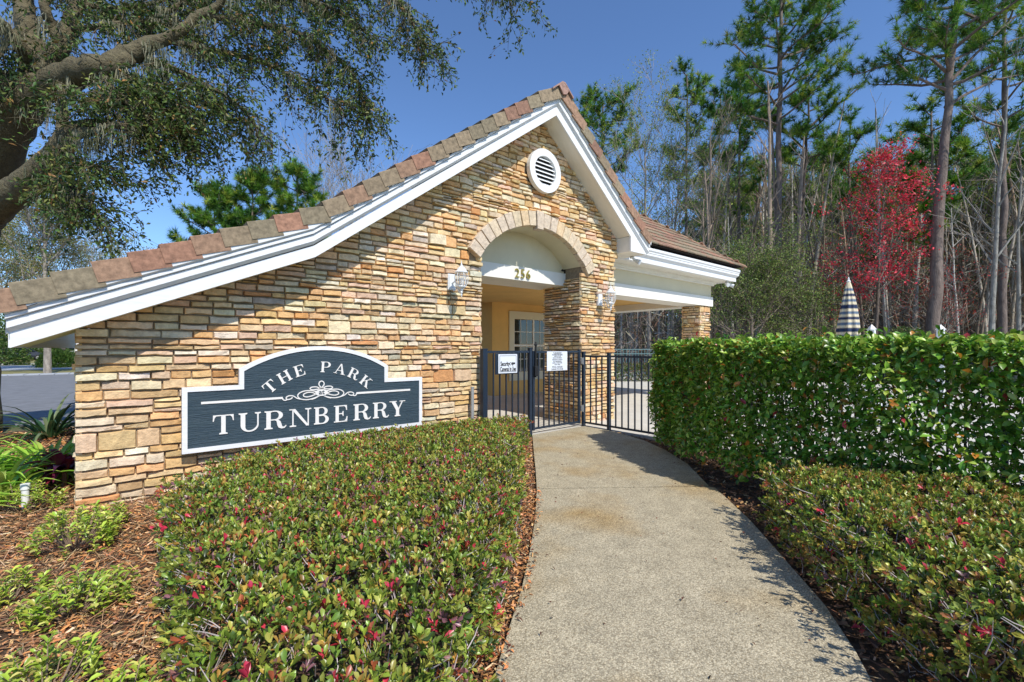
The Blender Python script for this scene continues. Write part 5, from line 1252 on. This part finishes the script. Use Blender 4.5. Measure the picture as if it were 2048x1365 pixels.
# slender straight trunks that fill the wood
sprotos = []
for k in range(5):
    rg2 = random.Random(120+k); root = empty('bare_tree'); bb = [MB(), MB()]; tips = []; H = 14
    col = [(.30, .23, .17), (.50, .46, .40), (.38, .26, .17), (.18, .14, .10), (.42, .36, .28)][k]
    grow(bb, Vector((0, 0, -.1)), Vector((rg2.uniform(-.05, .05), rg2.uniform(-.05, .05), 1)), H, rg2.uniform(.11, .18), 0, 2, tips, rg2, col, kids=(9, 3, 2), start=.45, sub=.16, ang=(.4, 1.1), up=.05, tipmin=.008)
    bb[0].build('trunk', bark_m, root, smooth=True); bb[1].build('crown', bark_m, root); sprotos.append(root)
ns = 0
for k in range(1500):
    d = 23+37*rg.random()**1.25; px = rg.uniform(1205, 2200); p = at(px, 697, d); p.z = -.05
    if ns >= 240 or (px < 1400 and d < 30) or (1600 < px < 1910 and d < 26): continue
    if not free(p, .7): continue
    o = sprotos[ns] if ns < 5 else copy_tree(sprotos[ns % 5], p, 0, 1)
    sc = rg.uniform(.75, 1.35)*(d/36)**.5*(1 if px > 1450 else .72); setp(o, p, rg.uniform(0, 6), sc)
    wlabel(o, 'slender straight-trunked tree', 'tree', 'slender trunks', px, d); ns += 1
# ---- understorey and far mass of the wood
def scatter_fan(n_, d0, d1, px0, px1, z0, z1, zp=1.0):
    d = np.sqrt(NR.uniform(d0**2, d1**2, n_)); px = NR.uniform(px0, px1, n_); x = (px-1024)/914
    X = .375+d*(x*.765+.644); Y = -5.816+d*(-x*.644+.765); z = z0+(z1-z0)*NR.random(n_)**zp; return np.stack([X, Y, z], 1)
n_ = 60000; P = scatter_fan(n_, 26, 60, 1130, 2400, 0, 8, 1.5); D = NR.normal(size=(n_, 3))*[1, 1, .7]+[0, 0, .35]; D = unit(D); S = unit(np.cross(D, NR.normal(size=(n_, 3))))
L = NR.uniform(.5, 1.8, n_)[:, None]; V = np.stack([P-S*.014, P+S*.014, P+D*L], 1).reshape(-1, 3)
tag(link('undergrowth_twigs', npmesh('undergrowth_twigs', V, 3, np.arange(len(V)).reshape(-1, 3), twig_m, np.repeat(palette(n_, [(.32, .25, .18), (.18, .14, .10), (.48, .43, .36), (.30, .15, .09)], [4, 3, 3, 2], .25), 3, 0))), 'tangle of bare twigs under the wood', kind='stuff')
n_ = 110000; P = scatter_fan(n_, 36, 62, 1130, 2400, 0, 14, 1.7); k = smooth_noise(P[:, 0], P[:, 1], .8, 3)+.5*smooth_noise(P[:, 2], P[:, 0], 1.3, 1) > -.15; P = P[k]; n_ = len(P)
V, F, k = leaf_geo(P, NR.normal(size=(n_, 3)), NR.normal(size=(n_, 3))+[0, 0, .5], NR.uniform(.10, .26, n_), NR.uniform(.06, .14, n_), False)
tag(link('undergrowth_leaves', npmesh('undergrowth_leaves', V, 3, F, tleaf_m, np.repeat(palette(n_, [(.14, .23, .05), (.26, .33, .07), (.34, .24, .13), (.32, .09, .06), (.05, .08, .025)], [4, 3, 2.5, .7, 3], .25), k, 0))), 'scrubby undergrowth of the wood', kind='stuff')
n_ = 110000; P = scatter_fan(n_, 62, 84, 1100, 2500, -.5, 26, 1.35); k = P[:, 2] < 15+6*smooth_noise(P[:, 0], P[:, 1], .30, 2)+5*smooth_noise(P[:, 0], P[:, 1], 1.1, 2); P = P[k]; n_ = len(P)
V, F, k = leaf_geo(P, NR.normal(size=(n_, 3))+[0, 0, .8], NR.normal(size=(n_, 3)), NR.uniform(.5, 1.3, n_), NR.uniform(.10, .5, n_), False)
tag(link('far_woods', npmesh('far_woods', V, 3, F, tleaf_m, np.repeat(palette(n_, [(.12, .21, .045), (.21, .17, .10), (.27, .22, .15), (.08, .13, .04)], [5, 3, 2, 3], .25), k, 0))), 'dense far wood closing the view', kind='stuff')
# clipped shrubs along far deck edge (under the far fence)
fsh = empty('deck_shrubs', (17, 5, 0), 'low clipped shrub row at the far edge of the pool deck', 'shrub')
c0, c1 = at(1120, 697, 20.2), at(2350, 697, 20.2); c0.z = c1.z = 0
n_ = 26000; t = NR.random(n_)[:, None]; P = np.array(c0)[None]*(1-t)+np.array(c1)[None]*t; P = P+np.column_stack([NR.normal(0, .28, n_), NR.normal(0, .28, n_), NR.uniform(.0, .78, n_)])
add_leaves(fsh, P, NR.normal(size=(n_, 3))+[0, 0, .4], NR.normal(size=(n_, 3))+[0, 0, .7], NR.uniform(.06, .12, n_), NR.uniform(.03, .06, n_), palette(n_, [(.10, .16, .03), (.20, .17, .07), (.06, .10, .02), (.26, .14, .08)], [4, 3, 4, 1.2]), tleaf_m, detail=False, name='foliage')
def ball_shrub(c, r_, h, n_, cols, wts, leaf, label, name='round_shrub', cat='shrub', group=None):
    e_ = empty(name, c, label, cat, group); D = unit(NR.normal(size=(n_, 3))); D[:, 2] = np.abs(D[:, 2]); q = D*np.array([r_, r_, h])*(NR.random((n_, 1))**.25)*(1+.10*smooth_noise(D[:, 0]*3, D[:, 1]*3+D[:, 2]*4, 3, r_)[:, None])+np.array(c)
    add_leaves(e_, q, D+NR.normal(0, .6, (n_, 3)), D+NR.normal(0, .5, (n_, 3))+[0, 0, .4], NR.uniform(.7, 1.2, n_)*leaf, NR.uniform(.35, .6, n_)*leaf, palette(n_, cols, wts), tleaf_m, detail=False)
    b = MB(); b.tube([c, (c[0], c[1], c[2]+h*.6)], .04, 6, (.15, .11, .08)); b.build('stem', twig_m, e_); return e_
p = at(1490, 697, 17); p.z = 0; ball_shrub(tuple(p), .75, 1.95, 9000, [(.04, .10, .02), (.08, .16, .03)], [1, 1], .07, 'small dark round shrub on the deck right of the canopy pier')
p = at(1810, 697, 19); p.z = 0; ball_shrub(tuple(p), 1.3, 2.3, 9000, [(.06, .12, .03), (.12, .17, .04), (.2, .2, .05)], [3, 3, 1], .10, 'loose green bush below the leaning pine')

# ================================================================== LIVE OAK overhead on the left
oak = empty('live_oak', at(-60, 870, 7.9), 'mossy live oak whose limbs spread over the upper left', 'tree')
rg = random.Random(77)
def A(*q): return [at(*x) for x in q]
main = [
 (A((-90, 885, 7.9), (-95, 650, 7.8), (-92, 470, 7.7), (-50, 345, 7.5), (10, 235, 7.3), (55, 175, 7.2)), [.58, .50, .46, .44, .38, .30]),
 (A((-80, 520, 7.8), (-40, 440, 7.5), (5, 402, 7.2), (55, 368, 7.0), (97, 330, 6.9), (125, 290, 6.9), (145, 262, 6.9), (185, 250, 6.9), (222, 246, 6.8)), [.30, .26, .22, .20, .18, .15, .12, .09, .06]),
 (A((122, 285, 6.9), (122, 220, 7.0), (112, 160, 7.2), (105, 90, 7.5)), [.11, .09, .075, .06]),
 (A((110, 300, 6.9), (150, 270, 6.8), (190, 262, 6.6), (232, 250, 6.5)), [.11, .085, .075, .04]),
 (A((45, 205, 7.2), (85, 170, 7.1), (150, 145, 6.9), (215, 135, 6.8), (265, 105, 7.07), (330, 80, 7.18), (410, 30, 7.36), (470, -30, 7.44)), [.30, .26, .23, .20, .16, .11, .08, .06]),
 (A((55, 190, 7.2), (70, 110, 7.3), (55, 40, 7.4), (25, -40, 7.5)), [.24, .20, .18, .15]),
 (A((80, 150, 7.1), (130, 80, 7.3), (160, 10, 7.5), (190, -60, 7.7)), [.17, .14, .12, .10]),
 (A((60, 130, 7.2), (20, 60, 6.8), (-30, 20, 6.4)), [.12, .09, .06]),
 (A((120, 85, 7.2), (90, 20, 7.0), (100, -40, 7.0)), [.10, .08, .06]),
]
bt = MB()
def dens(P, rr, k=5):
    Q, S = [], []
    for i in range(len(P)-1):
        for j in range(k): t = j/k; Q.append(P[i].lerp(P[i+1], t)); S.append(rr[i]+(rr[i+1]-rr[i])*t)
    Q.append(P[-1]); S.append(rr[-1])
    for _ in range(3):
        Q = [Q[0]]+[(Q[i-1]+Q[i]*2+Q[i+1])/4 for i in range(1, len(Q)-1)]+[Q[-1]]
    return [q+Vector((rg.uniform(-.012, .012),)*3) for q in Q], [s*(1+rg.uniform(-.07, .07)) for s in S]
for P, rr in main[:2]:
    q, s = dens(P, rr); bt.tube(q, s, 16)
bt.build('trunk', oakbark_m, oak, smooth=True)
bl = MB()
for P, rr in main[2:]:
    q, s = dens(P, [x*.82 for x in rr]); bl.tube([p_+Vector((rg.uniform(-.03, .03), rg.uniform(-.03, .03), rg.uniform(-.03, .03))) for p_ in q], s, 10)
# secondary limbs sweeping right and drooping
sec = [A((265, 105, 7.07), (330, 130, 7.18), (400, 165, 7.31), (470, 200, 7.54), (520, 260, 7.68)), A((330, 80, 7.18), (420, 100, 7.51), (520, 120, 7.88), (610, 165, 8.1), (680, 215, 8.0)),
       A((410, 30, 7.36), (500, 45, 7.79), (590, 60, 8.1), (670, 110, 8.1), (715, 160, 8.0), (735, 235, 8.0)), A((470, -30, 7.44), (580, -10, 7.96), (680, 20, 8.0), (735, 70, 7.9)),
       A((470, -30, 7.44), (640, -70, 8.0), (770, -40, 8.0), (815, 30, 8.0), (850, 90, 8.0)), A((640, -70, 8.0), (820, -110, 8.0), (960, -70, 8.0), (1010, -20, 8.0)),
       A((215, 135, 6.8), (280, 170, 7.04), (350, 200, 7.17), (395, 240, 7.29)), A((200, 140, 6.8), (240, 200, 6.75), (300, 230, 6.94), (340, 250, 7.12)),
       A((232, 250, 6.5), (262, 255, 6.75), (290, 280, 6.89)), A((70, 345, 7.0), (110, 360, 6.8), (150, 375, 6.7), (185, 420, 6.6)), A((110, 300, 6.9), (150, 320, 6.7), (190, 330, 6.6)),
       A((160, 10, 7.5), (240, 20, 7.55), (320, 5, 7.73), (400, -20, 8.01)), A((150, 60, 7.3), (220, 50, 7.1), (300, 40, 7.54), (360, 45, 7.72)), A((55, 40, 7.4), (10, 90, 7.0), (-20, 140, 6.8)),
       A((165, 210, 6.9), (200, 190, 6.8), (240, 180, 6.95)), A((25, -40, 7.5), (80, -50, 7.5), (140, -30, 7.4)), A((300, 40, 7.54), (420, -20, 7.9), (560, -40, 8.47), (640, -10, 8.5))]
tips = []; moss = []
for P in sec:
    q, s = dens(P, [.05*(1-.75*i/(len(P)-1))+.006 for i in range(len(P))], 4); bl.tube(q, s, 6)
    nn = len(q)
    for i in range(1, nn):
        for k in range(3):
            d = (q[i]-q[i-1]).normalized(); nd = (d*.7+Vector((rg.uniform(-.8, .8), rg.uniform(-.8, .8), rg.uniform(-.75, .5)))).normalized()
            L1 = rg.uniform(.35, .85); w1, de = wander(q[i], nd, L1, 4, .25, -.02, rg, grav=.15); bl.tube(w1, [.011, .009, .007, .005, .004], 4, cap=False)
            for j in range(1, 5):
                for m_ in range(2):
                    n2 = (de+Vector((rg.uniform(-.9, .9), rg.uniform(-.9, .9), rg.uniform(-1.0, .3)))).normalized(); w2, d2 = wander(w1[j], n2, rg.uniform(.15, .42), 3, .3, 0, rg, grav=.25)
                    bl.tube(w2, [.004, .0033, .0027, .002], 3, cap=False); tips += [(w2[1], d2), (w2[2], d2), (w2[3], d2), (w2[3], d2)]
        if rg.random() < .5: moss.append(q[i])
for P, rr in main[2:]:
    q, s = dens(P, rr, 5)
    for i in range(2, len(q)):
        if rg.random() < .35: moss.append(q[i]-Vector((0, 0, s[i]*.5)))
        if rg.random() < .30:
            nd = Vector((rg.uniform(-1, 1), rg.uniform(-1, 1), rg.uniform(-.6, .8))).normalized(); w1, de = wander(q[i], nd, rg.uniform(.3, .8), 4, .25, 0, rg, grav=.1); bl.tube(w1, [.014, .01, .007, .005, .004], 4, cap=False)
            for j in range(1, 5):
                n2 = (de+Vector((rg.uniform(-.9, .9), rg.uniform(-.9, .9), rg.uniform(-.9, .4)))).normalized(); w2, d2 = wander(w1[j], n2, rg.uniform(.2, .4), 3, .3, 0, rg, grav=.2)
                bl.tube(w2, [.004, .0033, .0027, .002], 3, cap=False); tips += [(w2[1], d2), (w2[2], d2), (w2[3], d2)]
tag(bl.build('limbs', oakbark_m, oak, smooth=True), kind='stuff')
T = np.array([t[0] for t in tips]); Dt = np.array([t[1] for t in tips]); per = 2
P = np.repeat(T, per, 0)+NR.normal(0, .028, (len(T)*per, 3)); D = unit(np.repeat(Dt, per, 0)*.6+NR.normal(0, .7, P.shape)); n_ = len(P)
L = NR.uniform(.055, .095, n_)
V, F, k = leaf_geo(P, D, NR.normal(size=(n_, 3))+[0, 0, .8], L, L*.42, False, .15, .15)
link('crown', npmesh('crown', V, 3, F, tleaf_m, np.repeat(palette(n_, [(.07, .13, .03), (.13, .19, .04), (.04, .07, .022), (.24, .26, .07), (.30, .17, .05)], [5, 4, 3, 1.6, .5], .25), k, 0)), oak)
print('oak leaves', n_)
# Spanish moss: bundles of fine drooping strands
ms = MB(); MV, MC = [], []
for q in moss:
    for s_ in range(rg.randint(5, 12)):
        p = q+Vector((rg.uniform(-.14, .14), rg.uniform(-.14, .14), rg.uniform(-.03, .03))); L = rg.uniform(.12, .55); g = rg.uniform(.75, 1.25); c = rg.choice([(.25*g, .25*g, .16*g), (.33*g, .31*g, .20*g), (.17*g, .18*g, .10*g)])
        for f in range(7):
            x = p+Vector((rg.uniform(-.03, .03), rg.uniform(-.03, .03), 0)); l = L*rg.uniform(.5, 1); a = rg.uniform(0, 3.14); S = Vector((math.cos(a), math.sin(a), 0))*.0042
            y = x+Vector((rg.uniform(-.03, .03), rg.uniform(-.03, .03), -l*.5)); z = y+Vector((rg.uniform(-.05, .05), rg.uniform(-.05, .05), -l*.5))
            MV += [x-S, x+S, y+S, y-S, y-S, y+S, z+S*.3, z-S*.3]; MC += [c]*8
V = np.array(MV); F = np.arange(len(V)).reshape(-1, 4)
tag(link('spanish_moss', npmesh('spanish_moss', V, 4, F, tleaf_m, np.array(MC)), oak), kind='stuff')

# ================================================================== LEFT BACKGROUND: street side
def special2(px, d, H, r, label, seed, cols, n_, size, spread=.45, name='leafy_tree', start=.15):
    return special(name, px, d, H, r, label, 'tree', seed, (20, 7, 5), (cols, [1]*len(cols), n_, size), start=start, sub=.5)
special2(95, 27, 9.0, .2, 'pale yellow-green tree beyond the street, under the oak', 61, [(.30, .30, .09), (.22, .25, .06), (.36, .30, .12)], 30000, .10)
special2(-40, 30, 9.5, .2, 'green leafy tree beyond the street at the left edge', 62, [(.16, .22, .05), (.24, .28, .07)], 22000, .11)
special2(195, 40, 8.0, .15, 'thin yellow-green tree just above the roof tiles', 63, [(.22, .26, .07), (.3, .28, .1)], 6000, .10)
special('bare_tree', 700, 34, 14.6, .12, 'thin twiggy treetop poking above the roof', 'tree', 64, (24, 6, 4), ([(.16, .2, .04)], [1], 900, .10), start=.4)
special('bare_tree', 665, 36, 14.2, .12, 'grey bare treetop beside the pines behind the roof', 'tree', 65, (24, 6, 5), start=.4)
p = at(123, 697, 36); p.z = -.04; ball_shrub(tuple(p), 1.5, 1.35, 9000, [(.06, .14, .02), (.12, .2, .03)], [1, 1], .12, 'rounded green hedge bush beside the street', 'hedge_bush')
for px, d, r_, h, lab in ((108, 58, 1.6, 2.2, 'small dark shrub in front of the white house'), (70, 60, 2.4, 3.0, 'larger green shrub left of the white house'), (35, 62, 2.5, 2.8, 'green shrub behind the parked car'), (-10, 58, 2.5, 3.4, 'green shrub at the far left over the street'), (8, 40, 1.6, 4.6, 'tall leafy bush at the left edge over the lawn')):
    p = at(px, 697, d); p.z = -.04; ball_shrub(tuple(p), r_, h, 5000, [(.05, .11, .02), (.10, .18, .03), (.18, .22, .05)], [2, 2, 1], .2, lab, 'round_shrub')
# white house far behind
hp = at(112, 697, 68); hx, hy = hp.x, hp.y
fh = empty('white_house', (hx, hy, 0), 'white house across the street, seen left of the wall', 'house')
hw_m = mat('house_wall', (.74, .74, .72), .8); hr_m = mat('house_roof', (.16, .14, .13), .9)
b = MB(); b.box((hx-6.5, hy, 0), (hx+9, hy+9, 3.2)); b.box((hx-9.5, hy+1.5, 0), (hx-6.501, hy+8, 2.8)); b.build('wall', hw_m, fh)
b = MB(); b.add([(hx-7, hy-.5, 3.19), (hx+9.5, hy-.5, 3.19), (hx+9.5, hy+9.5, 3.19), (hx-7, hy+9.5, 3.19), (hx-4, hy+4.5, 5.6), (hx+6.5, hy+4.5, 5.6)], [(0, 1, 5, 4), (1, 2, 5), (2, 3, 4, 5), (3, 0, 4), (0, 3, 2, 1)]); b.build('roof', hr_m, fh)
b = MB(); b.box((hx-5.6, hy-.04, 0), (hx-2.2, hy-.002, 2.3)); gd = b.build('garage_door', mat('garage_door_paint', (.80, .76, .66), .6), fh)
for k in range(4): b = MB(); b.box((hx-5.55, hy-.06, .05+k*.56), (hx-2.25, hy-.0401, .05+k*.56+.5)); b.build('panel', hw_m, gd)
for k in range(3): b = MB(); x = hx+1+k*2.6; b.box((x, hy-.05, 1.0), (x+1.1, hy-.002, 2.3)); wnd = b.build('window', mull_m, fh); b = MB(); b.box((x+.08, hy-.07, 1.08), (x+1.02, hy-.0501, 2.22)); b.build('pane', glass_m, wnd)
# parked cars
def car(c, rz, body_col, label):
    e_ = empty('parked_car', c, label, 'car', 'cars parked across the street'); M = Matrix.Translation(Vector(c)) @ Matrix.Rotation(rz, 4, 'Z')
    bm = mat('car_paint', body_col, .25, spec=.6); W = .88
    side = [(-2.25, .35), (-2.3, .62), (-2.2, .86), (-1.3, .95), (-.72, 1.40), (.75, 1.44), (1.35, 1.02), (2.15, .98), (2.28, .7), (2.25, .35)]
    b = MB(); n_ = len(side); vs_ = []
    for y, k in ((-W, .9), (-W*.98, 1), (W*.98, 1), (W, .9)):
        for x, z in side: vs_.append(M @ Vector((x, y*(1 if z < 1 else .82), z)))
    b.add(vs_, [(j*n_+i, j*n_+(i+1) % n_, (j+1)*n_+(i+1) % n_, (j+1)*n_+i) for j in range(3) for i in range(n_)]+[tuple(range(n_)), tuple(range(4*n_-1, 3*n_-1, -1))]); b.build('body', bm, e_)
    for s_ in (-1, 1):
        b = MB(); b.add([M @ Vector((x, s_*(W*.86 if z > 1 else W*.99)+s_*.03, z)) for x, z in ((-1.15, .98), (-.68, 1.34), (.70, 1.37), (1.2, 1.02))], [(0, 1, 2, 3)]); b.build('side_window', glass_m, e_)
    b = MB(); b.add([M @ Vector(q) for q in ((1.38, -.72, 1.03), (1.38, .72, 1.03), (.80, .66, 1.41), (.80, -.66, 1.41))], [(0, 1, 2, 3)]); b.build('windscreen', glass_m, e_)
    for x in (-1.4, 1.42):
        for y in (-.86, .86):
            b = MB(); b.tube([M @ Vector((x, y-.1, .32)), M @ Vector((x, y+.1, .32))], .32, 16); wh = b.build('wheel', black_m, e_)
            b = MB(); s_ = .105 if y > 0 else -.105; b.tube([M @ Vector((x, y+s_*.96, .32)), M @ Vector((x, y+s_*1.1, .32))], .19, 12); b.build('rim', grey_m, wh)
p = at(42, 697, 56); car((p.x, p.y, .0), .15, (.02, .025, .035), 'dark car parked across the street near the mailbox')
p = at(8, 697, 55); car((p.x, p.y, .0), .35, (.05, .06, .08), 'grey car parked across the street at the left edge')
p = at(48, 697, 43); mb = empty('mailbox', (p.x, p.y, 0), 'small dark mailbox on a post across the street', 'mailbox')
b = MB(); b.box((p.x-.05, p.y-.05, -.04), (p.x+.05, p.y+.05, 1.0)); b.build('post', black_m, mb)
b = MB(); b.prism([(-.12, 0), (.12, 0), (.12, .15), (.07, .24), (-.07, .24), (-.12, .15)], -.26, .26, fn=lambda a, c, d: (p.x+a, p.y+d, 1.001+c)); b.build('box', black_m, mb)
# young street tree trunk seen past the wall corner
special('street_tree', 128, 50, 7, .22, 'tree with a dark trunk in front of the white house', 'tree', 71, (14, 6, 4), ([(.08, .13, .03), (.14, .19, .04)], [1, 1], 6000, .16), col=(.10, .08, .07), start=.42)
# treeline along the horizon on the left, far off
n_ = 26000; P = scatter_fan(n_, 95, 120, -700, 900, -.5, 7, 1.1); kk = P[:, 2] < 4.2+2.2*smooth_noise(P[:, 0], P[:, 1], .12, 4)+1.2*smooth_noise(P[:, 0], P[:, 1], .5, 2); P = P[kk]; n_ = len(P)
V, F, k = leaf_geo(P, NR.normal(size=(n_, 3))+[0, 0, .3], NR.normal(size=(n_, 3)), NR.uniform(.7, 1.6, n_), NR.uniform(.4, .9, n_), False)
tag(link('far_treeline', npmesh('far_treeline', V, 3, F, tleaf_m, np.repeat(palette(n_, [(.05, .09, .025), (.10, .14, .04), (.16, .17, .06)], [4, 3, 2], .25), k, 0))), 'distant treeline across the street', kind='stuff')
